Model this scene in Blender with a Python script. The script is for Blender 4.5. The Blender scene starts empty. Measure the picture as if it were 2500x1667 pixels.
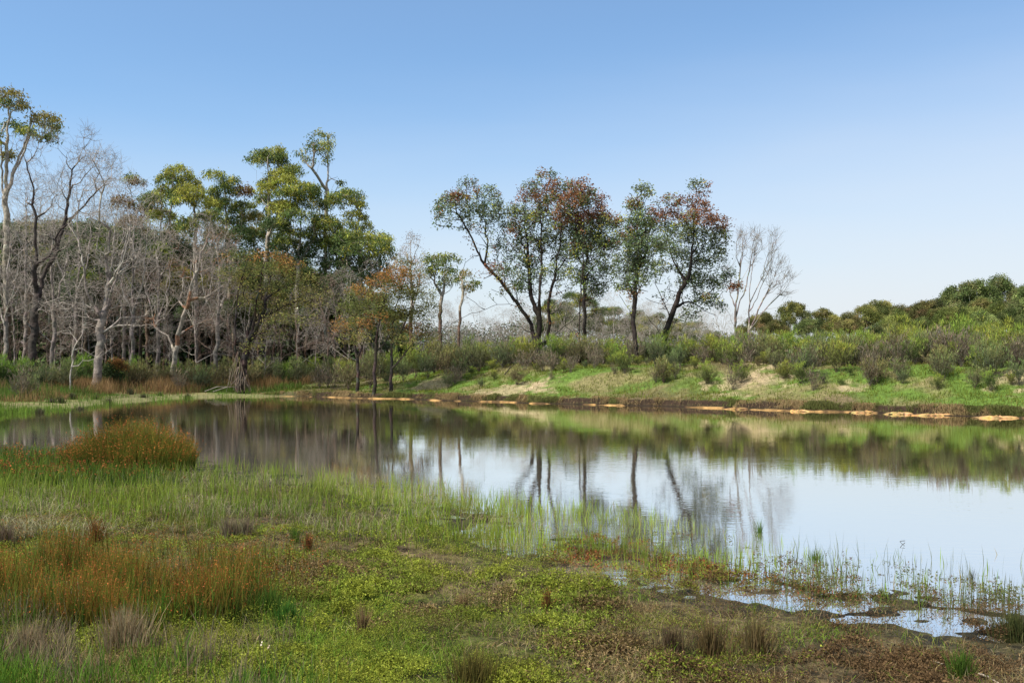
import bpy, math, numpy as np
from mathutils import Vector
# ---------------------------------------------------------------- camera, sky, sun
sc = bpy.context.scene
COL = sc.collection
rng = np.random.default_rng(11)
CAMZ, FOC, HZ = 1.7, 2430.0, 885.0
cam = bpy.data.cameras.new('camera'); cam_o = bpy.data.objects.new('camera', cam); COL.objects.link(cam_o)
cam_o.location = (0, 0, CAMZ); cam_o.rotation_euler = (math.radians(90), 0, 0)
cam.sensor_width = 36; cam.lens = 36 * FOC / 2500; cam.shift_y = (HZ - 833.5) / 2500
cam.clip_start = 0.05; cam.clip_end = 5000
sc.camera = cam_o
sc.view_settings.view_transform = 'Standard'; sc.view_settings.look = 'None'
sc.view_settings.exposure = 0.65; sc.view_settings.gamma = 1
sc.cycles.max_bounces = 5; sc.cycles.diffuse_bounces = 2; sc.cycles.glossy_bounces = 2
sc.cycles.transmission_bounces = 3; sc.cycles.transparent_max_bounces = 4
SUN = Vector((-0.50, -0.30, 0.81)).normalized()
lamp = bpy.data.lights.new('sun', 'SUN'); lamp.energy = 5.0; lamp.angle = math.radians(2.5); lamp.color = (1.0, 0.94, 0.83)
lo = bpy.data.objects.new('sun', lamp); COL.objects.link(lo); lo.rotation_euler = SUN.to_track_quat('Z', 'Y').to_euler(); lo.location = (0, 0, 60)
W = bpy.data.worlds.new('World'); sc.world = W; W.use_nodes = True
wn, wl = W.node_tree.nodes, W.node_tree.links
bg = wn['Background']
sky = wn.new('ShaderNodeTexSky'); sky.sky_type = 'NISHITA'; sky.sun_disc = False
sky.sun_elevation = math.asin(SUN.z); sky.sun_rotation = math.atan2(SUN.x, SUN.y)
sky.air_density = 1.0; sky.dust_density = 0.6; sky.ozone_density = 1.0
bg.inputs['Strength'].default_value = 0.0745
tc = wn.new('ShaderNodeTexCoord'); sep = wn.new('ShaderNodeSeparateXYZ'); wl.new(tc.outputs['Generated'], sep.inputs[0])
mp = wn.new('ShaderNodeMapping'); mp.inputs['Scale'].default_value = (1.6, 1.6, 9); wl.new(tc.outputs['Generated'], mp.inputs[0])
nz = wn.new('ShaderNodeTexNoise'); nz.inputs['Scale'].default_value = 1.6; nz.inputs['Detail'].default_value = 4; nz.inputs['Roughness'].default_value = 0.45
wl.new(mp.outputs[0], nz.inputs[0])
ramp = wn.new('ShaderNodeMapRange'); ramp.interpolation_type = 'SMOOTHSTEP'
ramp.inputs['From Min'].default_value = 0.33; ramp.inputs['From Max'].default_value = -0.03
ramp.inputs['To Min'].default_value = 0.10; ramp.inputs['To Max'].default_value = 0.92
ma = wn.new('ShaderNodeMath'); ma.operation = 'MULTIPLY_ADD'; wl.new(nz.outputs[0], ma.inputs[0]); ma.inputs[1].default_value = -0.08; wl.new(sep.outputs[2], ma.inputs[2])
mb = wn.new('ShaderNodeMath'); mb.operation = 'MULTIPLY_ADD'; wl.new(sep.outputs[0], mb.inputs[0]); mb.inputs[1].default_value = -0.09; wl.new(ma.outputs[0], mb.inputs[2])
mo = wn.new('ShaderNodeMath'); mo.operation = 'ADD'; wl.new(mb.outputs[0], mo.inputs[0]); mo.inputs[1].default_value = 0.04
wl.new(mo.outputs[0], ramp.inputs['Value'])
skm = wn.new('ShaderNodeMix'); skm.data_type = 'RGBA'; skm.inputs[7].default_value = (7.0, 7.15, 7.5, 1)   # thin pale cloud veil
tint = wn.new('ShaderNodeMix'); tint.data_type = 'RGBA'; tint.blend_type = 'MULTIPLY'; tint.inputs[0].default_value = 1
tint.inputs[7].default_value = (0.90, 1.30, 1.56, 1)
wl.new(sky.outputs[0], tint.inputs[6]); wl.new(tint.outputs[2], skm.inputs[6])
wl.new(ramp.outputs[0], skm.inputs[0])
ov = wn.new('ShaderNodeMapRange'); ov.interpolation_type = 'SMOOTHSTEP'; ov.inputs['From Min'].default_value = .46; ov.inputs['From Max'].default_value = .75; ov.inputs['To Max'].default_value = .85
wl.new(sep.outputs[2], ov.inputs['Value']); ovm = wn.new('ShaderNodeMix'); ovm.data_type = 'RGBA'; ovm.inputs[7].default_value = (8.6, 8.3, 7.7, 1)   # warm-white veil added above the frame, unseen, to lift and neutralise ambient light
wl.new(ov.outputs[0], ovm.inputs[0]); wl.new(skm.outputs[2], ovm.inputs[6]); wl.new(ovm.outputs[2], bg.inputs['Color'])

# ---------------------------------------------------------------- numpy helpers
def h2(ix, iy, s):
    n = (ix.astype(np.int64) * 374761393 + iy.astype(np.int64) * 668265263 + s * 974634777) & 0x7fffffff
    n = ((n ^ (n >> 13)) * 1274126177) & 0x7fffffff
    return ((n ^ (n >> 16)) & 0xffff) / 65535.0
def vnoise(x, y, s=0):
    ix, iy = np.floor(x), np.floor(y); fx, fy = x - ix, y - iy
    fx = fx * fx * (3 - 2 * fx); fy = fy * fy * (3 - 2 * fy)
    a, b, c, d = h2(ix, iy, s), h2(ix + 1, iy, s), h2(ix, iy + 1, s), h2(ix + 1, iy + 1, s)
    return (a * (1 - fx) + b * fx) * (1 - fy) + (c * (1 - fx) + d * fx) * fy
def fbm(x, y, size, octv=3, s=0):
    r, a, t = 0, 1.0, 0
    for k in range(octv):
        r = r + a * vnoise(x / size + 17.3 * k, y / size - 9.1 * k, s + k); t += a; a *= .5; size *= .5
    return r / t
def sst(a, b, x):
    t = np.clip((x - a) / (b - a), 0, 1); return t * t * (3 - 2 * t)
NEAR = [(-30, 22), (-20, 21.8), (-10.4, 20), (-5.6, 16.9), (-1.95, 13.5), (0, 10.3), (1.5, 8.0), (2.56, 7.05), (3.45, 6.5), (8, 5.0), (30, 2)]
FAR = [(30, 18), (24, 24), (20, 26.6), (15.5, 30), (11.8, 33.6), (7, 37.5), (0.9, 41.3), (-4.7, 46), (-11, 50), (-14.5, 49.6), (-16.2, 47.5), (-17, 39.5), (-17.5, 33.4), (-22, 29.5), (-30, 27.5)]
def segdist(X, Y, P):
    m = np.full(X.shape, 1e9)
    for (ax, ay), (bx, by) in zip(P[:-1], P[1:]):
        dx, dy = bx - ax, by - ay
        t = np.clip(((X - ax) * dx + (Y - ay) * dy) / (dx * dx + dy * dy), 0, 1)
        m = np.minimum(m, np.hypot(X - ax - t * dx, Y - ay - t * dy))
    return m
def pond(X, Y):
    X = np.asarray(X, float); Y = np.asarray(Y, float)
    w = 0.55 * (fbm(X, Y, 3.0, 3, 5) - .5) * np.clip(Y / 14, .5, 1.6) 
    X2, Y2 = X + w, Y + 1.2 * w
    dn, df = segdist(X2, Y2, NEAR), segdist(X2, Y2, FAR)
    poly = NEAR + FAR; ins = np.zeros(X.shape, bool)
    for (ax, ay), (bx, by) in zip(poly, poly[1:] + poly[:1]):
        if ay == by: continue
        c = ((ay > Y2) != (by > Y2)) & (X2 < (bx - ax) * (Y2 - ay) / (by - ay) + ax); ins ^= c
    d = np.minimum(dn, df); d = np.where(ins, -d, d)
    F = sst(-3, 3, dn - df)
    return d, F
def ground(X, Y, full=False):
    X = np.asarray(X, float); Y = np.asarray(Y, float)
    d, F = pond(X, Y); dp = np.maximum(d, 0)
    R = np.hypot(X, Y)
    # near flats: barely above the water, hummocky
    n1 = fbm(X, Y, .9, 3, 21) - .5; n2 = fbm(X, Y, .16, 2, 31) - .5
    hn = np.where(d < 0, d * .055, .22 * sst(-.5, 9, d)-.010 + .055 * sst(.35, 1.3, d)) + n1 * .10 * sst(-2.5, 2.0, d) + n2 * (.035 + .04 * sst(1.6, .2, np.abs(d))) * np.clip(1.2 - R / 25, 0, 1)
    # far bank: ochre ledge, dark undercut step, slope up to a crest
    L = sst(-10, -13.5, X)                                    # 1 on the flat left shore
    ldg = .040 * sst(.42, .58, fbm(X, Y, 1.1, 3, 41) + .12 * sst(2, -6, X)) * (.6 + .8 * fbm(X, Y, .5, 2, 47)) + .005
    crest = np.interp(X, [-30, -16, -12, -6, -1, 6, 14, 25, 40], [.8, .7, .75, 1.15, 1.62, 1.75, 1.86, 1.95, 2.0])
    width = np.interp(X, [-16, -6, 4, 14, 30], [11, 8, 6.0, 6.2, 7])
    step = .15 + .08 * fbm(X, Y, 1.1, 2, 43)
    hb = ldg * sst(0, .10, d) + (step) * sst(.38, .62, d) + (crest - .42) * sst(.2, 1, dp / width) ** .8 * 1.0 + (crest-.42)*.12*sst(.0,.3,dp/width)*(1-sst(.2,1,dp/width))
    hb = hb + (fbm(X, Y, 2.2, 3, 51) - .5) * .42 * sst(.8, 4, d) + (fbm(X, Y, .5, 2, 53) - .5) * .10 * sst(.6, 1.5, d)
    hb = hb - .35 * sst(width, width + 14, dp)
    hl = .10 * sst(0, .5, d) + .75 * sst(0, 22, d) + (fbm(X, Y, 1.5, 3, 55) - .5) * .22 * sst(.3, 2, d)
    hf = hb * (1 - L) + hl * L
    hf = np.where(d < 0, d * .16, hf)
    h = hn * (1 - F) + hf * F
    h = np.clip(h, -.8, None) + 2.2 * sst(140, 420, R) * (Y > 0) * fbm(X, Y, 120, 2, 3)
    return (h, d, F, L, ldg) if full else h
def gz(x, y): return float(ground(np.array([x]), np.array([y]))[0])
def at(px, py, D): return np.array([(px - 1250) / FOC * D, D, CAMZ + (HZ - py) / FOC * D])
def gp(px, D):
    x = (px - 1250) / FOC * D; return np.array([x, D, gz(x, D)])

def mesh(name, V, faces, col, mat, parent=None, smooth=False, wet=None):
    """faces: list of int arrays (n,k); col per vertex (n,3)"""
    me = bpy.data.meshes.new(name)
    V = np.ascontiguousarray(V, dtype=np.float32)
    me.vertices.add(len(V)); me.vertices.foreach_set('co', V.ravel())
    fl = [f for f in faces if len(f)]
    loops = np.concatenate([f.ravel() for f in fl]).astype(np.int32)
    cnt = np.concatenate([np.full(len(f), f.shape[1]) for f in fl]).astype(np.int32)
    st = np.concatenate([[0], np.cumsum(cnt)[:-1]]).astype(np.int32)
    me.loops.add(len(loops)); me.loops.foreach_set('vertex_index', loops)
    me.polygons.add(len(cnt)); me.polygons.foreach_set('loop_start', st)
    if smooth: me.polygons.foreach_set('use_smooth', np.ones(len(cnt), bool))
    a = me.color_attributes.new('Col', 'FLOAT_COLOR', 'POINT')
    c4 = np.ones((len(V), 4), np.float32); c4[:, :3] = col; a.data.foreach_set('color', c4.ravel())
    if wet is not None:
        w = me.attributes.new('Wet', 'FLOAT', 'POINT'); w.data.foreach_set('value', np.asarray(wet, np.float32))
    me.update(calc_edges=True); me.validate(clean_customdata=False)
    me.materials.append(mat)
    o = bpy.data.objects.new(name, me); COL.objects.link(o)
    if parent: o.parent = parent
    return o
def thing(name, loc, label, cat, group=None, rz=0, s=1):
    o = bpy.data.objects.new(name, None); COL.objects.link(o); o.location = loc; o.rotation_euler.z = rz
    o.empty_display_size = .2; o.scale = (s, s, s) if np.isscalar(s) else s
    o['label'] = label; o['category'] = cat
    if group: o['group'] = group
    return o
def unit(v): return v / np.maximum(np.linalg.norm(v, axis=-1, keepdims=True), 1e-9)
def jit(c, n, a=.18, g=None):
    g = g or rng; c = np.broadcast_to(np.asarray(c, float), (n, 3))
    return np.clip(c * (1 + a * g.standard_normal((n, 1))) * (1 + a * .35 * g.standard_normal((n, 3))), .004, .9)

# ---------------------------------------------------------------- materials
def new_mat(name):
    m = bpy.data.materials.new(name); m.use_nodes = True; return m, m.node_tree.nodes, m.node_tree.links
def attr_col(n, l, use_obj=True, nscale=8, namp=.35):
    a = n.new('ShaderNodeAttribute'); a.attribute_name = 'Col'
    out = a.outputs['Color']
    if use_obj:
        oi = n.new('ShaderNodeObjectInfo'); mx = n.new('ShaderNodeMix'); mx.data_type = 'RGBA'; mx.blend_type = 'MULTIPLY'; mx.inputs[0].default_value = 1
        l.new(out, mx.inputs[6]); l.new(oi.outputs['Color'], mx.inputs[7]); out = mx.outputs[2]
    tcn = n.new('ShaderNodeTexCoord'); no = n.new('ShaderNodeTexNoise'); no.inputs['Scale'].default_value = nscale; no.inputs['Detail'].default_value = 3
    l.new(tcn.outputs['Object'], no.inputs[0])
    mr = n.new('ShaderNodeMapRange'); mr.inputs['From Min'].default_value = .3; mr.inputs['From Max'].default_value = .7
    mr.inputs['To Min'].default_value = 1 - namp; mr.inputs['To Max'].default_value = 1 + namp; l.new(no.outputs[0], mr.inputs['Value'])
    mu = n.new('ShaderNodeVectorMath'); mu.operation = 'SCALE'; l.new(out, mu.inputs[0]); l.new(mr.outputs[0], mu.inputs['Scale'])
    return mu.outputs[0], no
def leaf_material(name, trans=.35, rough=.55, spec=.25):
    m, n, l = new_mat(name); b = n['Principled BSDF']; c, no = attr_col(n, l, True, 1.4, .2)
    b.inputs['Roughness'].default_value = rough; b.inputs['Specular IOR Level'].default_value = spec
    l.new(c, b.inputs['Base Color']); t = n.new('ShaderNodeBsdfTranslucent'); l.new(c, t.inputs[0])
    mx = n.new('ShaderNodeMixShader'); mx.inputs[0].default_value = trans
    l.new(b.outputs[0], mx.inputs[1]); l.new(t.outputs[0], mx.inputs[2]); l.new(mx.outputs[0], n['Material Output'].inputs[0]); return m
M_LEAF = leaf_material('leaf', .40, .6, .10); M_BLADE = leaf_material('grass_blade', .32, .6, .08)
def bark_material():
    m, n, l = new_mat('bark'); b = n['Principled BSDF']; c, no = attr_col(n, l, True, 7, .45)
    b.inputs['Roughness'].default_value = .9; b.inputs['Specular IOR Level'].default_value = .15
    l.new(c, b.inputs['Base Color']); bp = n.new('ShaderNodeBump'); bp.inputs['Strength'].default_value = .6; bp.inputs['Distance'].default_value = .04
    l.new(no.outputs[0], bp.inputs['Height']); l.new(bp.outputs[0], b.inputs['Normal']); return m
M_BARK = bark_material()
def ground_material():
    m, n, l = new_mat('soil'); b = n['Principled BSDF']; c, no = attr_col(n, l, False, 5, .3)
    n2 = n.new('ShaderNodeTexNoise'); n2.inputs['Scale'].default_value = 34; n2.inputs['Detail'].default_value = 5
    tcn = n.new('ShaderNodeTexCoord'); l.new(tcn.outputs['Object'], n2.inputs[0])
    mr = n.new('ShaderNodeMapRange'); mr.inputs['From Min'].default_value = .3; mr.inputs['From Max'].default_value = .7; mr.inputs['To Min'].default_value = .55; mr.inputs['To Max'].default_value = 1.45
    l.new(n2.outputs[0], mr.inputs['Value']); mu = n.new('ShaderNodeVectorMath'); mu.operation = 'SCALE'; l.new(c, mu.inputs[0]); l.new(mr.outputs[0], mu.inputs['Scale'])
    l.new(mu.outputs[0], b.inputs['Base Color'])
    w = n.new('ShaderNodeAttribute'); w.attribute_name = 'Wet'
    mw = n.new('ShaderNodeMapRange'); mw.inputs['To Min'].default_value = .95; mw.inputs['To Max'].default_value = .55; l.new(w.outputs['Fac'], mw.inputs['Value']); l.new(mw.outputs[0], b.inputs['Roughness'])
    b.inputs['Specular IOR Level'].default_value = .15
    bp = n.new('ShaderNodeBump'); bp.inputs['Strength'].default_value = .8; bp.inputs['Distance'].default_value = .03; l.new(n2.outputs[0], bp.inputs['Height']); l.new(bp.outputs[0], b.inputs['Normal']); return m
M_SOIL = ground_material()
def water_material():
    m, n, l = new_mat('pond_water'); b = n['Principled BSDF']
    a = n.new('ShaderNodeAttribute'); a.attribute_name = 'Col'; l.new(a.outputs['Color'], b.inputs['Base Color'])
    b.inputs['Roughness'].default_value = .035; b.inputs['Specular IOR Level'].default_value = 1.0; b.inputs['IOR'].default_value = 1.45
    g = n.new('ShaderNodeBsdfGlossy'); g.inputs['Roughness'].default_value = .012; g.inputs['Color'].default_value = (1.0, .98, .935, 1)
    lw = n.new('ShaderNodeLayerWeight'); lw.inputs['Blend'].default_value = .5
    mr = n.new('ShaderNodeMapRange'); mr.inputs['From Min'].default_value = .30; mr.inputs['From Max'].default_value = .74; mr.inputs['To Min'].default_value = .05; mr.inputs['To Max'].default_value = .88
    l.new(lw.outputs['Facing'], mr.inputs['Value'])
    mx = n.new('ShaderNodeMixShader'); l.new(mr.outputs[0], mx.inputs[0]); l.new(b.outputs[0], mx.inputs[1]); l.new(g.outputs[0], mx.inputs[2])
    l.new(mx.outputs[0], n['Material Output'].inputs[0])
    tcn = n.new('ShaderNodeTexCoord'); mpn = n.new('ShaderNodeMapping'); mpn.inputs['Scale'].default_value = (1.0, 2.2, 1); l.new(tcn.outputs['Object'], mpn.inputs[0])
    n1 = n.new('ShaderNodeTexNoise'); n1.inputs['Scale'].default_value = 4.5; n1.inputs['Detail'].default_value = 3; l.new(mpn.outputs[0], n1.inputs[0])
    n2 = n.new('ShaderNodeTexNoise'); n2.inputs['Scale'].default_value = .22; n2.inputs['Detail'].default_value = 2; l.new(mpn.outputs[0], n2.inputs[0])
    m2 = n.new('ShaderNodeMapRange'); m2.inputs['From Min'].default_value = .4; m2.inputs['From Max'].default_value = .62; m2.inputs['To Min'].default_value = .35; m2.inputs['To Max'].default_value = 1; l.new(n2.outputs[0], m2.inputs['Value'])
    mm = n.new('ShaderNodeMath'); mm.operation = 'MULTIPLY'; l.new(n1.outputs[0], mm.inputs[0]); l.new(m2.outputs[0], mm.inputs[1])
    bp = n.new('ShaderNodeBump'); bp.inputs['Strength'].default_value = 1; bp.inputs['Distance'].default_value = .0014; l.new(mm.outputs[0], bp.inputs['Height'])
    for q in (b, g, lw): l.new(bp.outputs[0], q.inputs['Normal'])
    return m
M_WATER = water_material()

# ---------------------------------------------------------------- ground sheet and water
def build_ground():
    th = np.concatenate([np.linspace(-180, -42, 40, endpoint=False), np.linspace(-42, -29, 50, endpoint=False), np.linspace(-29, 29, 620, endpoint=False), np.linspace(29, 42, 50, endpoint=False), np.linspace(42, 180, 40, endpoint=False)])
    th = np.radians(th)
    r = np.concatenate([np.geomspace(.6, 4.5, 30, endpoint=False), np.geomspace(4.5, 24, 340, endpoint=False), np.linspace(24, 30, 50, endpoint=False), np.linspace(30, 62, 420, endpoint=False), np.geomspace(62, 3000, 60)])
    nt, nr = len(th), len(r)
    T, Rr = np.meshgrid(th, r); X = Rr * np.sin(T); Y = Rr * np.cos(T)
    X = X.ravel(); Y = Y.ravel()
    h, d, F, L, ldg = ground(X, Y, True)
    n1 = fbm(X, Y, 1.6, 4, 61)[:, None]; n2 = fbm(X, Y, .35, 3, 63)[:, None]; n3 = fbm(X, Y, 5, 3, 65)[:, None]
    mud = np.array([.026, .019, .013]); litter = np.array([.16, .12, .06]); moss = np.array([.085, .10, .02])
    near = mud * (1 - n2) + litter * .6 * n2; k = sst(.4, .62, n1) * (.35 + .65 * sst(2.0, .5, X[:, None])); near = near * (1 - k) + moss * .5 * k; near = near * (.45 + 1.1 * sst(.3, .7, fbm(X, Y, .09, 2, 67)))[:, None]
    wetn = (1 - sst(.0, .10, h)); right = sst(.5, 3.5, X - .2 * (7 - Y))[:, None]
    near = near * (1 - .55 * np.maximum(wetn[:, None], right * .9 * sst(.35, .55, n1)))
    grass = np.array([.075, .125, .022]); straw = np.array([.15, .135, .06]); earth = np.array([.10, .07, .045]); sand = np.array([.33, .25, .165])
    k = sst(.48, .68, n1); far = grass * (1 - k) + straw * k; k2 = sst(.58, .7, n3); far = far * (1 - k2 * .7) + earth * k2 * .7
    for (cx, cy, rx, ry) in [(-.5, 44.6, 1.7, 1.9), (1.2, 43.8, .7, 1.0), (9.6, 39.6, 1.5, 1.6), (11, 42.4, 1.2, 1.3), (-3.6, 49.5, 1.3, 1.2), (15.8, 41, 1.5, .8), (12.4, 36.6, .7, .5), (17.2, 34.2, .9, 1.1), (-9, 55, 2, .8)]:
        q = np.hypot((X - cx) / rx, (Y - cy) / ry); m = (1 - sst(.35, 1.15, q + (n2[:, 0] - .5) * 2.2 + (n1[:, 0] - .5) * 1.5))[:, None] * .62; far = far * (1 - m) + sand * m
    ochre = np.array([.27, .165, .065]); dark = np.array([.022, .014, .009])  # dark: wet bank soil with the undercut's shade put into its colour
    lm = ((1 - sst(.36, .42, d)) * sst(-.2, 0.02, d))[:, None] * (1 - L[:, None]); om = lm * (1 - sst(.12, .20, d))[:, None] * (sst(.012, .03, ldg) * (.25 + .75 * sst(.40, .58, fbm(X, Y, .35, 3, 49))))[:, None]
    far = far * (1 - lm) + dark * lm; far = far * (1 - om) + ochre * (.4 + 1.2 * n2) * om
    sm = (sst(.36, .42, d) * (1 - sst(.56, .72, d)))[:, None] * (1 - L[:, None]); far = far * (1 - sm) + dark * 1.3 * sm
    pale = np.array([.145, .14, .065]); pm = ((1 - sst(.9, 1.7, d + n1[:, 0])) * L)[:, None]; far = far * (1 - pm) + pale * pm
    under = (d < -.05)[:, None] * np.array([.03, .025, .018]); far = np.where(d[:, None] < -.05, under, far)
    F = F[:, None]; col = near * (1 - F) + far * F
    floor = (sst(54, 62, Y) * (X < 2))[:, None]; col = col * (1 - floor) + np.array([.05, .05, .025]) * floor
    i = np.arange(nt); j = np.arange(nr - 1)
    I, J = np.meshgrid(i, j); I2 = (I + 1) % nt
    q = np.stack([J * nt + I, J * nt + I2, (J + 1) * nt + I2, (J + 1) * nt + I], -1).reshape(-1, 4)[:, ::-1]
    V = np.stack([X, Y, h], 1); V = np.vstack([V, [[0, 0, h[:nt].mean()]]]); col = np.vstack([col, col[:1]])
    cf = np.stack([np.full(nt, len(V) - 1), (i + 1) % nt, i], -1)
    wet = np.append(wetn * (1 - F[:, 0]) * .8 + .0, 0)
    o = mesh('ground', V, [q, cf], col, M_SOIL, smooth=True, wet=wet); o['kind'] = 'structure'
build_ground()
xs = np.linspace(-34, 34, 120); ys = np.linspace(1.0, 54, 120)
X, Y = np.meshgrid(xs, ys); X = X.ravel(); Y = Y.ravel(); d, F = pond(X, Y)
sh = ((1 - sst(1, 8, -d)) * (1 - F))[:, None]
wc = np.array([.10, .078, .042]) * (1 - sh) + np.array([.42, .39, .33]) * sh  # base colour paled towards the near shore, standing in for reflected sky
I, J = np.meshgrid(np.arange(119), np.arange(119)); q = np.stack([J * 120 + I, J * 120 + I + 1, (J + 1) * 120 + I + 1, (J + 1) * 120 + I], -1).reshape(-1, 4)
o = mesh('pond_water', np.stack([X, Y, 0 * X], 1), [q], wc, M_WATER); o['kind'] = 'structure'

# ---------------------------------------------------------------- plant builders
def grow(guides, pts, bf=.4):
    P, par, pl = [np.array(guides[0][0], float)], [-1], [0.0]
    for gi, g in enumerate(guides):
        g = [np.array(p, float) for p in g]
        if gi == 0: last = 0; seq = g[1:]
        else:
            A = np.array(P); last = int(np.argmin(np.linalg.norm(A - g[0], axis=1))); seq = g[1:]
        for p in seq:
            a = P[last]; L = np.linalg.norm(p - a); k = max(1, int(L / .5))
            for i in range(1, k + 1):
                q = a + (p - a) * i / k
                if i < k: q = q + rng.normal(0, .035 * min(L, 1.2), 3)
                pl.append(pl[last] + np.linalg.norm(q - P[last])); P.append(q); par.append(last); last = len(P) - 1
    ng = len(P); pts = np.asarray(pts, float); M = len(pts); N = ng + M
    A = np.zeros((N, 3)); A[:ng] = P; PL = np.zeros(N); PL[:ng] = pl; par = par + [0] * M
    if M:
        D = np.linalg.norm(pts[:, None] - A[None, :ng], axis=2)
        D = D + np.maximum(0, A[None, :ng, 2] - pts[:, None, 2]) * .5      # wood climbs
        C = D + bf * PL[None, :ng]; bp = C.argmin(1); bc = C.min(1); done = np.zeros(M, bool)
        for k in range(M):
            i = int(np.argmin(np.where(done, 1e9, bc))); done[i] = True; idx = ng + k
            A[idx] = pts[i]; par[idx] = int(bp[i]); PL[idx] = PL[bp[i]] + np.linalg.norm(pts[i] - A[bp[i]])
            v = pts - A[idx]; c = np.sqrt((v * v).sum(1)) + np.maximum(0, -v[:, 2]) * .5 + bf * PL[idx]
            m = (c < bc) & ~done; bc[m] = c[m]; bp[m] = idx
    return A, np.array(par), ng
def radii(A, par, R, rt, e=2.2):
    N = len(A); s = np.zeros(N); nch = np.zeros(N, int)
    for i in range(N - 1, 0, -1):
        if nch[i] == 0: s[i] = 1
        s[par[i]] += s[i]; nch[par[i]] += 1
    if nch[0] == 0: s[0] = 1
    rp = s ** (1 / e); k = math.log(max(R / rt, 1.01)) / math.log(max(rp.max(), 1.01)); return np.maximum(rt, R * (s / s.max()) ** .66), nch
def tubes(P0, P1, R0, R1, n):
    m = len(P0); d = unit(P1 - P0); ref = np.where(np.abs(d[:, 2:3]) > .9, np.array([[1., 0, 0]]), np.array([[0, 0, 1.]]))
    a = unit(np.cross(d, ref)); b = np.cross(d, a); t = np.arange(n) * 2 * np.pi / n
    ring = a[:, None] * np.cos(t)[None, :, None] + b[:, None] * np.sin(t)[None, :, None]
    ex = d * np.minimum(R1, .5 * np.linalg.norm(P1 - P0, axis=1))[:, None] * .6
    V = np.concatenate([(P0 - ex * .3)[:, None] + ring * R0[:, None, None], (P1 + ex)[:, None] + ring * R1[:, None, None]], 1).reshape(-1, 3)
    k = np.arange(n); k2 = (k + 1) % n; base = (np.arange(m) * 2 * n)[:, None]
    F = np.stack([base + k, base + k2, base + n + k2, base + n + k], -1).reshape(-1, 4)
    return V, F
def wood(name, A, par, r, sel, col, parent, jitter=.10, g=None):
    """one mesh of tapering, slightly crooked limbs for the selected nodes"""
    idx = np.where(sel & (par >= 0))[0]
    if len(idx) == 0: return None
    p0, p1, r0, r1 = A[par[idx]], A[idx], r[par[idx]], r[idx]; L = np.linalg.norm(p1 - p0, axis=1)
    r0 = np.minimum(r0, r1 * 2.2 + .004)
    mid = (p0 + p1) / 2 + rng.normal(0, 1, p0.shape) * (L * jitter * .5)[:, None]
    mid[:, 2] -= 0.03 * L
    Vs, Fs, Cs, off = [], [], [], 0
    Pa = np.concatenate([p0, mid]); Pb = np.concatenate([mid, p1]); rm = (r0 + r1) / 2
    Ra = np.concatenate([r0, rm]); Rb = np.concatenate([rm, r1])
    for lo_, hi, n in ((0, .018, 3), (.018, .06, 5), (.06, 9, 9)):
        m = (Rb >= lo_) & (Rb < hi)
        if m.any():
            V, F = tubes(Pa[m], Pb[m], Ra[m], Rb[m], n); Vs.append(V); Fs.append(F + off); off += len(V)
            c = (col(Pa[m], Rb[m]) if callable(col) else jit(col, int(m.sum()), .2)); Cs.append(np.repeat(c, 2 * n, 0))
    return mesh(name, np.vstack(Vs), [np.vstack(Fs)], np.vstack(Cs), M_BARK, parent, smooth=True)
def leafquads(C, K, sig, L, W, droop, col, cjit=.22, up=0.):
    m = len(C); n = m * K; sig = np.broadcast_to(np.asarray(sig, float), (3,))
    c = np.repeat(C, K, 0) + rng.standard_normal((n, 3)) * sig
    d = rng.standard_normal((n, 3)); d[:, 2] = d[:, 2] * .6 - droop + up; d = unit(d); s = unit(np.cross(d, rng.standard_normal((n, 3))))
    Ls = (L * rng.uniform(.65, 1.3, n))[:, None]; Ws = (W * rng.uniform(.7, 1.3, n))[:, None]
    nrm = np.cross(d, s)
    V = np.stack([c, c + d * Ls * .45 + s * Ws * .5 + nrm * Ws * .15, c + d * Ls - np.array([0, 0, .15]) * Ls * droop, c + d * Ls * .45 - s * Ws * .5 + nrm * Ws * .15], 1).reshape(-1, 3)
    F = np.arange(n * 4).reshape(-1, 4)
    cc = np.repeat(np.repeat(col, K, 0) * (1 + cjit * rng.standard_normal((n, 1))), 4, 0)
    return V, F, np.clip(cc, .004, .8)
def lobe_points(lobes, per_m3=2.2, lo_n=10, shell=.75, nmax=140):
    pts, lid = [], []
    for i, lb in enumerate(lobes):
        c, rr = np.array(lb[0], float), np.array(lb[1], float)
        n = int(np.clip(per_m3 * 48 * rr.prod(), lo_n, nmax)); v = unit(rng.standard_normal((n, 3)))
        v[:, 2] = np.where(v[:, 2] < -.3, -v[:, 2], v[:, 2]); rad = rng.uniform(0, 1, (n, 1)) ** (1 / 3.) * (1 - shell * .0)
        rad = np.where(rng.random((n, 1)) < shell, .7 + .3 * rad, rad)
        pts.append(c + v * rad * rr); lid += [i] * n
    return np.vstack(pts), np.array(lid)
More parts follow.
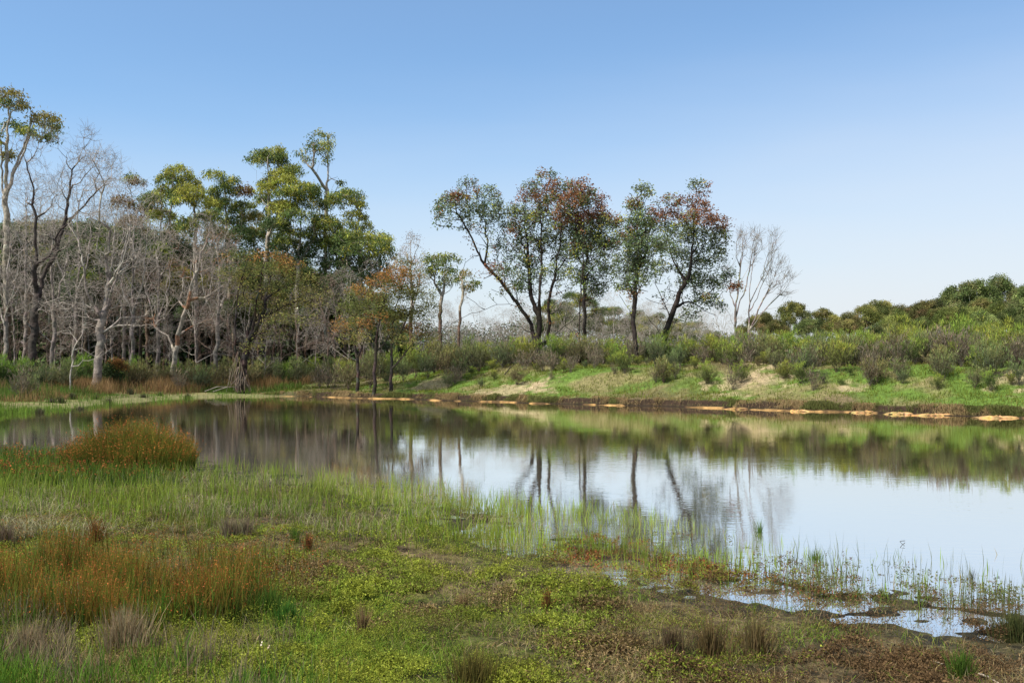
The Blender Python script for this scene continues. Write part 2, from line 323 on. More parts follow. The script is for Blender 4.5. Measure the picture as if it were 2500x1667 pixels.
def make_tree(root, guides, lobes, bark, leaf, R=.16, rt=.008, bf=.35, per=2.2, K=10, sig=.18, L=.14, Wd=.045, droop=.6, nmax=140, tips=0, crown_name='crown', lon=10, fill=0, leafy=0):
    """lobes: [(centre, radii, tint)] local; leaf: function(points, tint ids)->colours or None"""
    pts, lid = lobe_points(lobes, per, lon, nmax=nmax)
    npt = len(pts)
    if fill:
        gn = np.array([q for g in guides for q in g[1:]]); gn = gn[gn[:, 2] > .8]; a = gn[rng.integers(len(gn), size=fill * 3)]; b = pts[rng.integers(npt, size=fill * 3)]
        m = np.linalg.norm(a - b, axis=1) < .6 * np.linalg.norm(np.ptp(pts, 0)); a, b = a[m][:fill], b[m][:fill]; t = rng.uniform(.15, .95, (len(a), 1)); e = a * (1 - t) + b * t + rng.normal(0, .12, a.shape); e[:, 2] += .25 * np.sin(t[:, 0] * 3.1); pts = np.vstack([pts, e])
    A, par, ng = grow(guides, pts, bf); r, nch = radii(A, par, R, rt)
    t = np.clip(A[:, 2] / .6, 0, 1); r = r * (1 + .35 * (1 - t) * (r > .05))
    if leaf is None:
        # twigs as the crown of a bare tree
        tip = np.where(nch == 0)[0]; tip = tip[tip >= 1]
        if tips:
            dirs = unit(A[tip] - A[par[tip]]); A2 = [A]; P2 = [par]; R2 = [r]; nb = len(A)
            for k in range(tips):
                v = unit(dirs + rng.normal(0, .45, dirs.shape) + np.array([0, 0, .25])) * rng.uniform(.25, .75, (len(tip), 1))
                A2.append(A[tip] + v); P2.append(tip); R2.append(np.full(len(tip), rt * .6))
            A = np.vstack(A2); par = np.concatenate(P2); r = np.concatenate(R2)
        thr = max(.022, rt * 2.2)
        wood('trunk', A, par, r, r >= thr, bark, root); wood(crown_name, A, par, r, r < thr, bark, root)
        return
    wood('trunk', A, par, r, np.ones(len(A), bool), bark, root)
    C = A[ng:]
    D2 = ((C[:, None, :] - pts[None, :, :]) ** 2).sum(2); C = C[(D2.argmin(1) < npt) | (rng.random(len(C)) < leafy)]; D2 = ((C[:, None, :] - pts[None, :npt, :]) ** 2).sum(2); tid = np.array([lobes[j][2] for j in lid])[D2.argmin(1)]
    V, F, cc = leafquads(C, K, sig, L, Wd, droop, leaf(C, tid))
    mesh(crown_name, V, [F], cc, M_LEAF, root)
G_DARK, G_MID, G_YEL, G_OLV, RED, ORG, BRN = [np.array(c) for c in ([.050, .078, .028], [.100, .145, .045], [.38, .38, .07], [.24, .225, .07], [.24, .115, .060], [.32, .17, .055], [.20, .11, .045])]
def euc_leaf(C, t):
    """grey-green eucalypt foliage, yellow-green mixed in at random and by lobe tint"""
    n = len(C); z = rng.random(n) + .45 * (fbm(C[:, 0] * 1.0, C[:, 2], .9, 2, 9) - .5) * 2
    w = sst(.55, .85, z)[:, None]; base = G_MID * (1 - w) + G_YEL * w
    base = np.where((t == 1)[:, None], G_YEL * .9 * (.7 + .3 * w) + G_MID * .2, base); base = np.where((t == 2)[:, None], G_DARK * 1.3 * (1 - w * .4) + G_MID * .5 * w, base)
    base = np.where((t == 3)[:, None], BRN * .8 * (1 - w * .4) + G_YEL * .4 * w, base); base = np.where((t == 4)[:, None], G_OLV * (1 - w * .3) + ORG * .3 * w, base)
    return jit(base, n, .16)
def red_leaf(C, t):
    n = len(C); k = fbm(C[:, 0] + C[:, 1], C[:, 2], 1.1, 2, 19) + rng.normal(0, .035, n)
    base = np.array([.135, .175, .085]) * np.ones((n, 3)); rd = (t >= 5) & (k > .43); base = np.where(rd[:, None], RED, base)
    rd2 = (t < 5) & (k > .72); base = np.where(rd2[:, None], BRN * 1.1, base)
    yl = (rng.random(n) < .10) & ~rd; base = np.where(yl[:, None], G_YEL * .9, base); return jit(base, n, .2)
def org_leaf(C, t):
    n = len(C); k = fbm(C[:, 0] + C[:, 1], C[:, 2], .7, 2, 29) + rng.normal(0, .06, n)
    base = np.where((t == 1)[:, None], ORG, G_OLV); base = np.where((k > .46)[:, None], base, np.array([.13, .15, .045])); return jit(base, n, .22)

def pxtree(name, label, cat, group, px, D, guides, lobes, bark, leaf, spread=.9, fat=1.12, **kw):
    """tree at ground point below px at distance D; guides/lobes given as picture coordinates read off the photo, with depth offsets, turned into metres"""
    b = gp(px, D); root = thing(name, b, label, cat, group)
    G = []
    for gi, g in enumerate(guides):
        o = []; sgn = rng.uniform(-1, 1)
        for i, p in enumerate(g):
            dy = p[2] if len(p) > 2 else (0 if i == 0 and gi == 0 else sgn * .28 * i * spread)
            w = at(p[0], p[1], D + 0) ; w = w - b; w[1] = dy; o.append(w)
        if gi == 0: o = [np.array([0, 0, -.15])] + [q for q in o if q[2] > .05]
        G.append(o)
    Lb = []
    for lb in lobes:
        c = at(lb[0], lb[1], D) - b; c[1] = rng.uniform(-1, 1) * spread * 1.6; rx = lb[2] * D / FOC * fat; rz = lb[3] * D / FOC * fat * (1.15 if leaf is not None else 1)
        Lb.append((c, (rx, (rx + rz) * .5 + .1, rz), lb[4] if len(lb) > 4 else 0))
    make_tree(root, G, Lb, bark, leaf, **kw); return root

BK_DARK = lambda P, r: jit((.030, .024, .020), len(P), .12)
BK_GREY = lambda P, r: jit(np.where((r > .05)[:, None], (.19, .16, .14), (.32, .28, .245)), len(P), .07)
BK_PALE = lambda P, r: jit(np.where((vnoise(P[:, 2] * 2.2, P[:, 0], 3) > .62)[:, None], (.24, .13, .08), (.42, .36, .29)), len(P), .05)
BK_EUC = lambda P, r: jit(np.where((P[:, 2] < 4)[:, None], (.11, .075, .055), (.30, .26, .21)), len(P), .07)
BK_FORK = lambda P, r: jit(np.where((r > .035)[:, None], (.05, .04, .036), (.22, .19, .165)), len(P), .07)

# ---------------------------------------------------------------- the dark-stemmed trees on the far bank
GH = 'rust-leafed dark trees on the far bank'
RK = dict(fat=1.2, fill=800, leafy=.42, R=.19, rt=.013, bf=.24, per=2.6, K=13, sig=.12, L=.125, Wd=.06, droop=.15, nmax=75, lon=22)
pxtree('wattle_tree', 'many-stemmed dark tree with rusty red leaf clusters, forking low above the bank shrubs', 'tree', GH, 1312, 51.5,
  [[(1312, 900), (1313, 845), (1315, 770), (1317, 700), (1320, 620), (1318, 540), (1312, 480)],
   [(1312, 850), (1300, 812), (1284, 770), (1262, 738), (1232, 700), (1205, 668), (1183, 645), (1160, 600), (1141, 561), (1115, 520)],
   [(1284, 770), (1272, 750), (1244, 742), (1214, 743), (1185, 755), (1150, 764), (1110, 785), (1066, 820)],
   [(1244, 742), (1222, 716), (1200, 708)], [(1300, 812), (1270, 797), (1252, 795)],
   [(1183, 645), (1190, 600), (1185, 540)], [(1262, 738), (1250, 690), (1240, 660)],
   [(1318, 855), (1336, 835), (1342, 790), (1338, 740), (1350, 690), (1362, 620), (1368, 560), (1365, 500)],
   [(1318, 850), (1348, 825), (1380, 795), (1412, 765), (1445, 738), (1480, 712), (1512, 683)],
   [(1380, 795), (1400, 812), (1440, 800)], [(1350, 690), (1385, 660), (1420, 640), (1450, 610)],
   [(1315, 770), (1296, 720), (1292, 660), (1288, 590), (1280, 540)]],
  [(1110, 500, 36, 26, 0), (1085, 540, 18, 40, 0), (1150, 470, 22, 18, 0), (1190, 475, 28, 20, 0), (1200, 520, 30, 30, 0), (1110, 480, 10, 9, 5), (1160, 540, 40, 36, 0), (1240, 520, 20, 14, 0),
   (1305, 452, 32, 14, 5), (1330, 440, 22, 10, 0), (1300, 500, 38, 30, 5), (1280, 545, 28, 26, 5), (1320, 560, 38, 34, 0), (1345, 520, 36, 36, 5), (1380, 490, 34, 28, 5), (1290, 600, 32, 22, 5),
   (1350, 600, 36, 26, 0), (1385, 560, 28, 30, 5), (1265, 640, 32, 12, 5), (1215, 662, 22, 10, 5), (1238, 675, 26, 12, 0), (1300, 645, 24, 18, 0), (1262, 570, 14, 12, 5), (1400, 620, 30, 24, 0),
   (1370, 640, 22, 18, 0), (1455, 720, 14, 8, 0), (1285, 700, 20, 14, 0), (1350, 670, 26, 16, 0), (1395, 680, 26, 16, 0), (1430, 690, 20, 12, 0), (1250, 710, 22, 12, 0), (1300, 680, 24, 16, 0), (1225, 600, 14, 22, 0), (1235, 560, 14, 18, 0), (1420, 580, 22, 26, 5), (1345, 470, 20, 14, 5)],
  BK_DARK, red_leaf, **{**RK, 'R': .22})
pxtree('wattle_tree', 'tall twin-trunked dark tree with a dense orange-red crown just right of the forked tree', 'tree', GH, 1418, 50,
  [[(1416, 905), (1413, 850), (1414, 760), (1418, 680), (1424, 600), (1422, 520)], [(1414, 890), (1428, 845), (1427, 760), (1425, 680), (1436, 600), (1448, 530)],
   [(1425, 690), (1450, 650), (1475, 600)], [(1427, 740), (1460, 720), (1492, 690)], [(1418, 660), (1398, 610), (1392, 540)]],
  [(1410, 470, 26, 18, 5), (1400, 510, 32, 26, 5), (1440, 500, 34, 26, 5), (1432, 540, 40, 24, 5), (1470, 540, 26, 24, 5), (1480, 570, 22, 26, 0), (1400, 560, 28, 22, 0), (1438, 590, 36, 24, 0), (1470, 620, 28, 24, 5),
   (1415, 620, 26, 20, 5), (1495, 600, 12, 16, 0), (1450, 660, 26, 16, 0), (1375, 530, 20, 26, 5), (1490, 660, 16, 14, 0), (1420, 690, 22, 12, 0), (1465, 700, 20, 10, 0), (1500, 560, 10, 14, 5)],
  BK_DARK, red_leaf, **{**RK, 'R': .10})
pxtree('wattle_tree', 'slim dark tree with straight trunk rooted on the crest and a wispy top tuft', 'tree', GH, 1555, 46.5,
  [[(1555, 892), (1551, 830), (1547, 774), (1553, 728), (1557, 660), (1558, 600), (1552, 530), (1560, 480)], [(1553, 728), (1536, 690), (1524, 640)], [(1553, 735), (1575, 680), (1590, 630)], [(1557, 660), (1580, 610), (1575, 550)]],
  [(1562, 478, 20, 12, 0), (1548, 502, 16, 10, 0), (1555, 540, 32, 14, 0), (1545, 575, 32, 16, 5), (1575, 560, 30, 18, 5), (1530, 590, 22, 14, 5), (1560, 610, 38, 20, 0), (1530, 640, 26, 20, 0), (1580, 650, 26, 20, 0), (1525, 670, 26, 14, 5), (1560, 690, 28, 14, 0), (1600, 610, 18, 22, 0), (1525, 705, 18, 10, 0)],
  BK_DARK, red_leaf, **{**RK, 'R': .11})
pxtree('wattle_tree', 'right-leaning dark-trunked tree with rusty crown, last of the red-leafed trees', 'tree', GH, 1619, 51,
  [[(1617, 905), (1621, 832), (1634, 780), (1644, 750), (1668, 694), (1680, 650), (1684, 600), (1683, 540), (1690, 470)],
   [(1668, 694), (1645, 640), (1630, 580), (1622, 520)], [(1682, 620), (1715, 580), (1745, 545)], [(1644, 752), (1690, 740), (1730, 715), (1765, 690)], [(1640, 765), (1618, 730), (1600, 690)],
   [(1621, 832), (1605, 800), (1580, 768)], [(1700, 738), (1722, 760), (1745, 770)]],
  [(1695, 472, 24, 14, 5), (1712, 505, 20, 14, 5), (1635, 495, 26, 14, 5), (1680, 500, 30, 14, 5), (1640, 530, 36, 16, 5), (1690, 545, 36, 18, 5), (1745, 550, 32, 17, 5), (1762, 560, 16, 12, 5), (1610, 550, 26, 16, 0), (1650, 575, 36, 18, 0), (1710, 585, 36, 18, 0), (1755, 595, 22, 22, 0),
   (1630, 620, 30, 20, 0), (1680, 630, 30, 14, 0), (1725, 640, 30, 18, 0), (1760, 630, 16, 18, 0), (1615, 660, 24, 16, 0), (1700, 690, 36, 16, 0), (1745, 700, 30, 16, 0), (1775, 680, 16, 12, 0), (1720, 735, 26, 14, 0), (1750, 750, 22, 16, 0), (1790, 706, 16, 7, 5), (1600, 520, 16, 12, 5), (1700, 770, 24, 12, 0)],
  BK_DARK, red_leaf, **{**RK, 'R': .145})
# ---------------------------------------------------------------- the olive tree at the shore and the small orange-tipped trees
pxtree('tea_tree', 'spreading olive tree with twisted black trunk and hanging bark strips at the pond corner', 'tree', None, 590, 51.5,
  [[(588, 935), (592, 880), (600, 830), (604, 790), (612, 750), (628, 715), (650, 690), (670, 665)], [(586, 925), (574, 860), (570, 800), (572, 750), (580, 700), (590, 660)], [(602, 810), (640, 775), (680, 755), (730, 735), (770, 720)],
   [(612, 750), (650, 730), (700, 700), (740, 680)], [(600, 850), (640, 868), (680, 862)], [(574, 850), (550, 800), (548, 740)], [(604, 800), (626, 760), (640, 700), (650, 650)]],
  [(600, 638, 40, 12, 1), (650, 632, 44, 13, 1), (700, 655, 40, 14, 1), (610, 665, 44, 18, 4), (670, 670, 48, 18, 4), (730, 685, 36, 16, 4), (575, 690, 26, 20, 4), (640, 710, 46, 18, 0), (700, 715, 46, 18, 0), (760, 720, 32, 14, 4), (790, 745, 24, 12, 4), (730, 750, 40, 16, 0), (660, 760, 44, 14, 0), (610, 745, 26, 16, 0), (700, 790, 36, 12, 0), (650, 820, 34, 12, 0), (620, 850, 20, 10, 0), (760, 785, 26, 10, 4)],
  lambda P, r: jit((.032, .025, .021), len(P), .3), org_leaf, R=.20, rt=.008, bf=.2, per=4.2, K=8, sig=.15, L=.12, Wd=.042, droop=0, nmax=110, lon=24, fat=1.25, fill=300, spread=1.0)
for nm, px, D, g, lb in (
  ('leftmost of the three slim orange-tipped trees on the near slope', 872, 48.5, [[(872, 952), (872, 900), (866, 850), (872, 800), (880, 760), (885, 730)], [(866, 850), (845, 800), (835, 770)], [(870, 870), (895, 820), (905, 790)]],
     [(880, 730, 28, 18, 1), (850, 760, 26, 16, 0), (895, 768, 28, 18, 4), (870, 800, 30, 18, 4), (835, 800, 16, 12, 1), (910, 735, 22, 14, 1), (855, 835, 18, 12, 0)]),
  ('middle one of the three slim orange-tipped trees on the near slope', 912, 47.5, [[(913, 958), (913, 910), (918, 860), (922, 810), (930, 760), (945, 710)], [(918, 870), (900, 830), (893, 800)], [(916, 880), (945, 830), (950, 800)]],
     [(938, 700, 28, 18, 1), (960, 720, 26, 18, 4), (920, 745, 28, 18, 4), (950, 770, 28, 18, 4), (915, 790, 26, 18, 1), (955, 820, 20, 14, 0), (895, 835, 16, 12, 4)]),
  ('tallest and rightmost of the three slim orange-tipped trees on the near slope', 955, 48, [[(955, 952), (955, 900), (954, 840), (958, 780), (970, 730), (985, 680), (990, 650)], [(955, 900), (985, 868), (1015, 830), (1035, 790)], [(954, 850), (985, 800), (1010, 750)], [(955, 860), (935, 830)]],
     [(990, 655, 20, 13, 1), (975, 685, 26, 18, 1), (1005, 690, 26, 18, 1), (1025, 725, 26, 18, 4), (985, 730, 30, 18, 4), (1040, 765, 22, 18, 4), (1000, 780, 30, 18, 0), (970, 780, 22, 16, 4), (1020, 810, 26, 16, 1), (1045, 830, 18, 12, 4), (990, 840, 20, 12, 0)])):
    pxtree('tea_tree', nm, 'tree', 'slim orange-tipped trees on the near slope', px, D, g, lb, lambda P, r: jit((.045, .036, .03), len(P), .3), org_leaf, R=.075, rt=.007, bf=.22, fat=1.45, fill=90, per=4, K=14, sig=.13, L=.11, Wd=.04, droop=0, nmax=70, lon=16, spread=.6)
# ---------------------------------------------------------------- bare fan-shaped tree at the right of the red-leafed trees
GF = 'bare pale trees with fanned branches'
BK_FAN = lambda P, r: jit((.22, .19, .165), len(P), .2)
pxtree('bare_tree', 'leafless pale tree with upright wispy branches, directly right of the red-leafed trees', 'tree', GF, 1794, 60,
  [[(1794, 900), (1794, 820), (1796, 750), (1805, 680), (1812, 600), (1820, 570)], [(1796, 750), (1775, 690), (1770, 650)], [(1796, 770), (1815, 720), (1830, 650), (1838, 590)], [(1794, 800), (1775, 760), (1765, 730)]],
  [(1800, 615, 10, 40), (1818, 600, 10, 36), (1835, 600, 10, 36), (1775, 680, 8, 24), (1845, 640, 8, 36)], BK_FAN, None, R=.075, rt=.007, bf=.7, per=5, nmax=60, lon=40, tips=2, spread=.6)
pxtree('bare_tree', 'leafless pale tree with its thin branches fanned out to the right against the open sky', 'tree', GF, 1832, 60,
  [[(1830, 900), (1832, 830), (1832, 760), (1838, 690), (1850, 620), (1856, 590)], [(1832, 800), (1852, 755), (1880, 700), (1905, 650)], [(1832, 810), (1870, 755), (1905, 710), (1935, 680)], [(1870, 755), (1900, 750), (1922, 740)], [(1832, 760), (1862, 690), (1870, 630)]],
  [(1858, 600, 8, 36), (1875, 610, 10, 36), (1895, 640, 12, 34), (1915, 660, 14, 26), (1930, 685, 12, 18), (1920, 720, 12, 12), (1900, 700, 14, 14), (1880, 680, 12, 30)], BK_FAN, None, R=.085, rt=.007, bf=.8, per=5, nmax=60, lon=40, tips=2, spread=.8)
# ---------------------------------------------------------------- left: dead and living trees read one by one
GD = 'dead grey trees at the left of the wood'
dk = dict(R=.26, rt=.0055, bf=.45, per=3.0, nmax=80, lon=40, tips=3)
pxtree('dead_tree', 'big dead tree with dark forked trunk and upswept bare limbs near the left edge', 'tree', GD, 76, 53,
  [[(75, 905), (76, 871), (79, 800), (82, 727), (90, 680), (98, 655), (118, 612), (132, 558), (142, 480), (150, 404), (175, 350), (199, 318)], [(82, 727), (86, 650), (88, 560), (86, 470), (70, 400)], [(98, 655), (120, 625), (165, 600), (205, 575), (250, 560)],
   [(118, 612), (150, 560), (190, 520), (240, 470), (270, 440)], [(90, 660), (60, 600), (30, 520), (15, 470)], [(82, 770), (110, 740), (160, 725), (210, 730)], [(142, 480), (120, 420), (100, 370)], [(80, 790), (50, 770), (10, 760)], [(78, 830), (40, 810), (0, 830)], [(150, 560), (190, 565), (235, 530)]],
  [(200, 330, 16, 24), (165, 380, 26, 34), (120, 350, 24, 36), (90, 380, 26, 36), (140, 440, 34, 30), (200, 430, 34, 40), (250, 400, 34, 34), (270, 440, 26, 34), (60, 420, 34, 40), (30, 480, 30, 40), (90, 480, 36, 40), (180, 500, 50, 34), (240, 520, 44, 30), (60, 560, 50, 40), (200, 590, 60, 24), (150, 640, 60, 24), (220, 720, 50, 24), (20, 700, 40, 40), (130, 760, 50, 20)],
  BK_FORK, None, **{**dk, 'R': .21})
pxtree('dead_tree', 'dead grey tree with thick rough trunk and a round twiggy top standing in the reeds', 'tree', GD, 238, 51,
  [[(238, 915), (239, 850), (243, 780), (250, 700), (262, 620), (262, 540), (268, 450), (270, 400)], [(243, 780), (215, 720), (205, 650), (190, 580)], [(245, 760), (280, 700), (310, 640), (330, 570)], [(250, 700), (290, 650), (310, 560), (300, 480)], [(240, 800), (290, 775), (345, 770)], [(240, 790), (190, 770), (150, 775)]],
  [(270, 410, 36, 24), (240, 470, 40, 34), (300, 480, 40, 34), (200, 540, 40, 36), (260, 560, 44, 36), (320, 560, 40, 34), (290, 640, 50, 36), (210, 640, 44, 36), (340, 650, 36, 34), (250, 720, 50, 28), (320, 740, 50, 24), (180, 760, 50, 20), (340, 800, 40, 16)],
  BK_GREY, None, **{**dk, 'R': .21})
pxtree('dead_tree', 'leaning pale dead tree with peeling orange bark and white limbs, left of twisted tree', 'tree', GD, 424, 56,
  [[(422, 900), (430, 860), (437, 820), (450, 785), (462, 755), (470, 735), (480, 690), (498, 650), (502, 590)], [(434, 840), (410, 820), (378, 800), (350, 770)], [(462, 760), (440, 735), (415, 705), (420, 660)], [(470, 735), (500, 728), (515, 720), (555, 690), (580, 660)], [(515, 720), (520, 660), (545, 600), (520, 560)], [(450, 790), (480, 780), (520, 795)]],
  [(500, 600, 30, 40), (450, 610, 36, 36), (540, 600, 30, 36), (420, 670, 34, 30), (480, 660, 34, 30), (560, 660, 26, 26), (530, 720, 30, 26), (400, 740, 36, 26), (370, 780, 26, 20), (500, 800, 40, 20), (440, 720, 26, 24)],
  lambda P, r: jit(np.where((vnoise(P[:, 2] * 1.6, P[:, 0] * 3, 3) > .66)[:, None], (.26, .14, .085), (.33, .28, .23)), len(P), .05), None, **{**dk, 'R': .14, 'tips': 2, 'per': 2.2, 'nmax': 60})
pxtree('dead_tree', 'small crooked white dead sapling standing in the grass by the left wood', 'tree', GD, 174, 48,
  [[(173, 905), (175, 895), (176, 870), (180, 855), (190, 835), (203, 815), (207, 800)], [(176, 885), (200, 880), (225, 876), (245, 865)], [(180, 858), (200, 850), (228, 868)], [(190, 835), (175, 815), (150, 812)]],
  [(210, 795, 14, 10), (245, 860, 12, 8), (160, 812, 16, 8), (225, 800, 16, 8)], lambda P, r: jit((.36, .32, .28), len(P), .1), None, R=.035, rt=.008, bf=.5, per=2, nmax=9, lon=7, tips=1, spread=.4)
for (px, D, top, w, lab) in ((8, 55, 560, 50, 'dead tree with dark trunk at the very left edge, pale twigs reaching right'), (128, 60, 520, 46, 'dead tree with a patch of orange bark between the forked and the round-topped dead trees'), (322, 60, 500, 55, 'slender dead tree with a reddish trunk and fine grey twigs, right of the round-topped one'),
      (180, 64, 430, 60, 'tall grey dead tree rising behind the round-topped one'), (300, 66, 455, 60, 'brown-grey twiggy tree at the shoulder of the left wood'), (528, 58, 560, 50, 'grey bare tree with fine pale branches directly behind the twisted dark tree'),
      (60, 66, 440, 60, 'dead grey tree behind the forked one, nearest the left edge'), (385, 64, 560, 50, 'dead twiggy tree in front of the yellow-green eucalypts'), (480, 66, 600, 50, 'bare grey tree behind the leaning pale one')):
    h = 900 - top
    pxtree('dead_tree', lab, 'tree', GD, px, D, [[(px, 905), (px + 3, 900 - h * .3), (px + rng.uniform(-8, 8), 900 - h * .6), (px + rng.uniform(-12, 12), top + 20)], [(px + 3, 900 - h * .3), (px - w * .6, 900 - h * .55), (px - w * .8, top + 60)], [(px + 3, 900 - h * .35), (px + w * .6, 900 - h * .6), (px + w * .8, top + 50)]],
      [(px + rng.uniform(-w, w) * .8, top + h * f + rng.uniform(-8, 8), w * .55, h * .11) for f in (.03, .1, .1, .2, .2, .3, .3, .4, .4, .5, .6)], BK_GREY, None, **{**dk, 'R': .12, 'nmax': 60})
GE = 'grey-green eucalypts of the left wood'
ek = dict(R=.14, rt=.006, bf=.22, fill=60, per=2.6, K=18, sig=(.155, .155, .12), L=.19, Wd=.062, droop=.9, nmax=75, lon=18)
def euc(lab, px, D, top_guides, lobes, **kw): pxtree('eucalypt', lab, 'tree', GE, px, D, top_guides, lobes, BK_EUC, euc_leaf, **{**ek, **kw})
euc('tallest eucalypt at the left edge with bronze-green clumps on thin pale limbs', 18, 56, [[(16, 905), (20, 800), (18, 700), (22, 600), (20, 480), (26, 380), (30, 270)], [(20, 480), (50, 400), (85, 310)], [(20, 520), (0, 430), (-10, 330)], [(24, 420), (60, 340), (70, 270)]],
  [(28, 238, 34, 12, 4), (48, 262, 22, 10, 4), (8, 255, 20, 14, 0), (86, 285, 36, 13, 4), (100, 300, 22, 9, 0), (76, 330, 20, 10, 0), (112, 335, 20, 9, 0), (0, 300, 26, 14, 0), (-20, 350, 30, 20, 0), (8, 375, 12, 9, 4)], R=.17, per=2.8)
euc('eucalypt with a bright yellow-green domed top, left of the two bunched crowns', 412, 70, [[(410, 900), (408, 800), (412, 700), (418, 600), (428, 500), (430, 440)], [(412, 700), (385, 620), (392, 540), (395, 480)], [(418, 600), (455, 540), (475, 500)], [(412, 720), (450, 650), (500, 600)]],
  [(432, 426, 28, 18, 1), (412, 446, 26, 16, 0), (455, 448, 26, 18, 1), (395, 475, 28, 20, 1), (440, 480, 24, 18, 0), (385, 505, 28, 20, 0), (400, 540, 36, 22, 1), (425, 570, 36, 24, 0), (385, 590, 40, 26, 2), (430, 620, 40, 26, 2)])
euc('eucalypt with a rounded yellow-green crown leaning right, in front of the taller clumps', 490, 66, [[(488, 900), (484, 800), (480, 700), (478, 600), (480, 520)], [(480, 650), (505, 580), (512, 530)]],
  [(480, 480, 30, 15, 1), (500, 502, 26, 16, 1), (462, 500, 26, 16, 0), (512, 530, 24, 20, 0), (490, 540, 28, 18, 0), (470, 560, 26, 18, 0), (515, 570, 24, 20, 0)])
euc('dark full eucalypt low in the wood between the bare trees', 362, 72, [[(362, 900), (360, 800), (362, 700), (360, 620)]],
  [(345, 520, 30, 20, 3), (330, 560, 30, 22, 3), (370, 600, 36, 24, 2), (345, 640, 40, 26, 2), (400, 660, 40, 26, 2), (360, 690, 46, 26, 2), (420, 700, 40, 26, 2), (320, 610, 30, 22, 3), (320, 440, 14, 9, 0), (338, 448, 14, 8, 3), (300, 500, 24, 18, 3)])
euc('eucalypt with small grey-green tufts on white stems, left of the tall twin tops', 560, 70, [[(560, 900), (556, 800), (560, 700), (556, 620), (548, 540), (545, 460)], [(556, 640), (585, 560), (590, 500)], [(558, 680), (530, 600), (520, 520)]],
  [(535, 440, 22, 14, 0), (560, 448, 22, 14, 0), (545, 465, 28, 16, 0), (515, 478, 22, 14, 0), (512, 505, 20, 18, 1), (545, 505, 28, 18, 0), (590, 470, 20, 18, 3), (580, 510, 28, 22, 0), (560, 550, 32, 22, 0), (590, 580, 30, 22, 2), (540, 590, 34, 22, 2)])
euc('eucalypt with a dense domed tuft above open white limbs, left of the two tallest tops', 652, 68, [[(650, 900), (652, 800), (650, 700), (655, 600), (660, 500), (658, 400)], [(658, 520), (630, 470), (630, 420)], [(655, 580), (690, 500), (690, 450)], [(660, 470), (680, 420), (675, 385)]],
  [(640, 380, 28, 12, 0), (668, 372, 26, 12, 1), (655, 390, 38, 13, 0), (685, 390, 16, 14, 0), (630, 398, 20, 10, 0), (700, 412, 26, 12, 0), (725, 425, 20, 12, 0), (650, 448, 24, 14, 0), (690, 438, 34, 16, 1), (660, 470, 26, 14, 1), (710, 455, 30, 14, 1), (640, 490, 20, 18, 0), (680, 510, 36, 20, 2)])
euc('thin-stemmed eucalypt whose small flat top stands highest over the middle of the wood', 792, 70, [[(792, 900), (790, 800), (790, 700), (790, 600), (790, 500), (790, 440), (792, 400), (786, 350)], [(790, 450), (760, 410), (735, 385)], [(790, 400), (768, 372), (765, 355)], [(790, 490), (815, 450), (820, 440)]],
  [(790, 342, 26, 9, 0), (775, 352, 28, 10, 0), (805, 358, 16, 11, 0), (785, 368, 22, 10, 0), (760, 364, 18, 10, 0), (736, 378, 16, 9, 0), (748, 388, 14, 7, 0), (823, 440, 5, 4, 0), (792, 384, 10, 9, 0)], R=.13, K=11, lon=12)
euc('full eucalypt with stepped yellow-green clumps below the thin-stemmed tall top', 728, 67, [[(728, 900), (726, 800), (724, 700), (730, 600), (735, 520)], [(726, 660), (690, 600), (685, 540)], [(728, 640), (770, 580), (775, 520)]],
  [(740, 470, 34, 16, 1), (765, 478, 26, 16, 0), (715, 485, 34, 18, 0), (755, 505, 40, 20, 0), (700, 520, 36, 18, 1), (785, 540, 30, 18, 1), (740, 545, 44, 22, 0), (680, 560, 34, 20, 2), (775, 570, 40, 22, 0), (810, 560, 20, 14, 0), (725, 590, 46, 24, 0), (690, 610, 40, 24, 2), (780, 610, 40, 24, 2), (740, 640, 50, 26, 2)])
euc('eucalypt with one leaning white limb carrying a separate clump against the sky', 846, 68, [[(844, 900), (842, 800), (838, 700), (845, 620), (828, 560)], [(845, 620), (868, 570), (882, 520), (870, 500)], [(838, 700), (870, 650), (880, 600)]],
  [(820, 473, 26, 9, 0), (850, 475, 30, 10, 0), (872, 492, 20, 12, 0), (835, 492, 30, 12, 0), (812, 500, 18, 16, 0), (885, 505, 8, 8, 0), (868, 535, 26, 14, 1), (888, 555, 16, 16, 0), (860, 562, 24, 14, 0), (815, 600, 34, 18, 1), (840, 590, 30, 18, 0)])
euc('broad dark-green eucalypt at the right shoulder of the left wood', 885, 66, [[(884, 900), (880, 820), (884, 740), (880, 680), (890, 620)], [(882, 720), (840, 680), (830, 640)], [(882, 730), (925, 670), (935, 610)]],
  [(860, 588, 34, 16, 0), (890, 585, 34, 16, 1), (925, 580, 24, 14, 0), (945, 595, 16, 12, 0), (840, 615, 36, 20, 2), (885, 620, 44, 22, 0), (930, 620, 30, 22, 0), (820, 650, 34, 22, 2), (865, 655, 44, 22, 2), (910, 655, 40, 24, 2), (880, 690, 44, 22, 2), (830, 690, 34, 20, 2), (925, 690, 26, 20, 0)], R=.24)
euc('olive-green eucalypt filling the gap behind the spreading olive tree', 622, 74, [[(622, 900), (622, 800), (620, 700), (622, 600)]],
  [(630, 545, 36, 16, 4), (670, 560, 40, 18, 4), (600, 575, 40, 18, 4), (640, 590, 46, 20, 0), (690, 600, 40, 20, 4), (600, 620, 46, 20, 2), (660, 640, 50, 20, 2), (720, 650, 44, 22, 2), (560, 640, 40, 22, 2), (620, 680, 50, 26, 2), (700, 690, 50, 26, 2)])
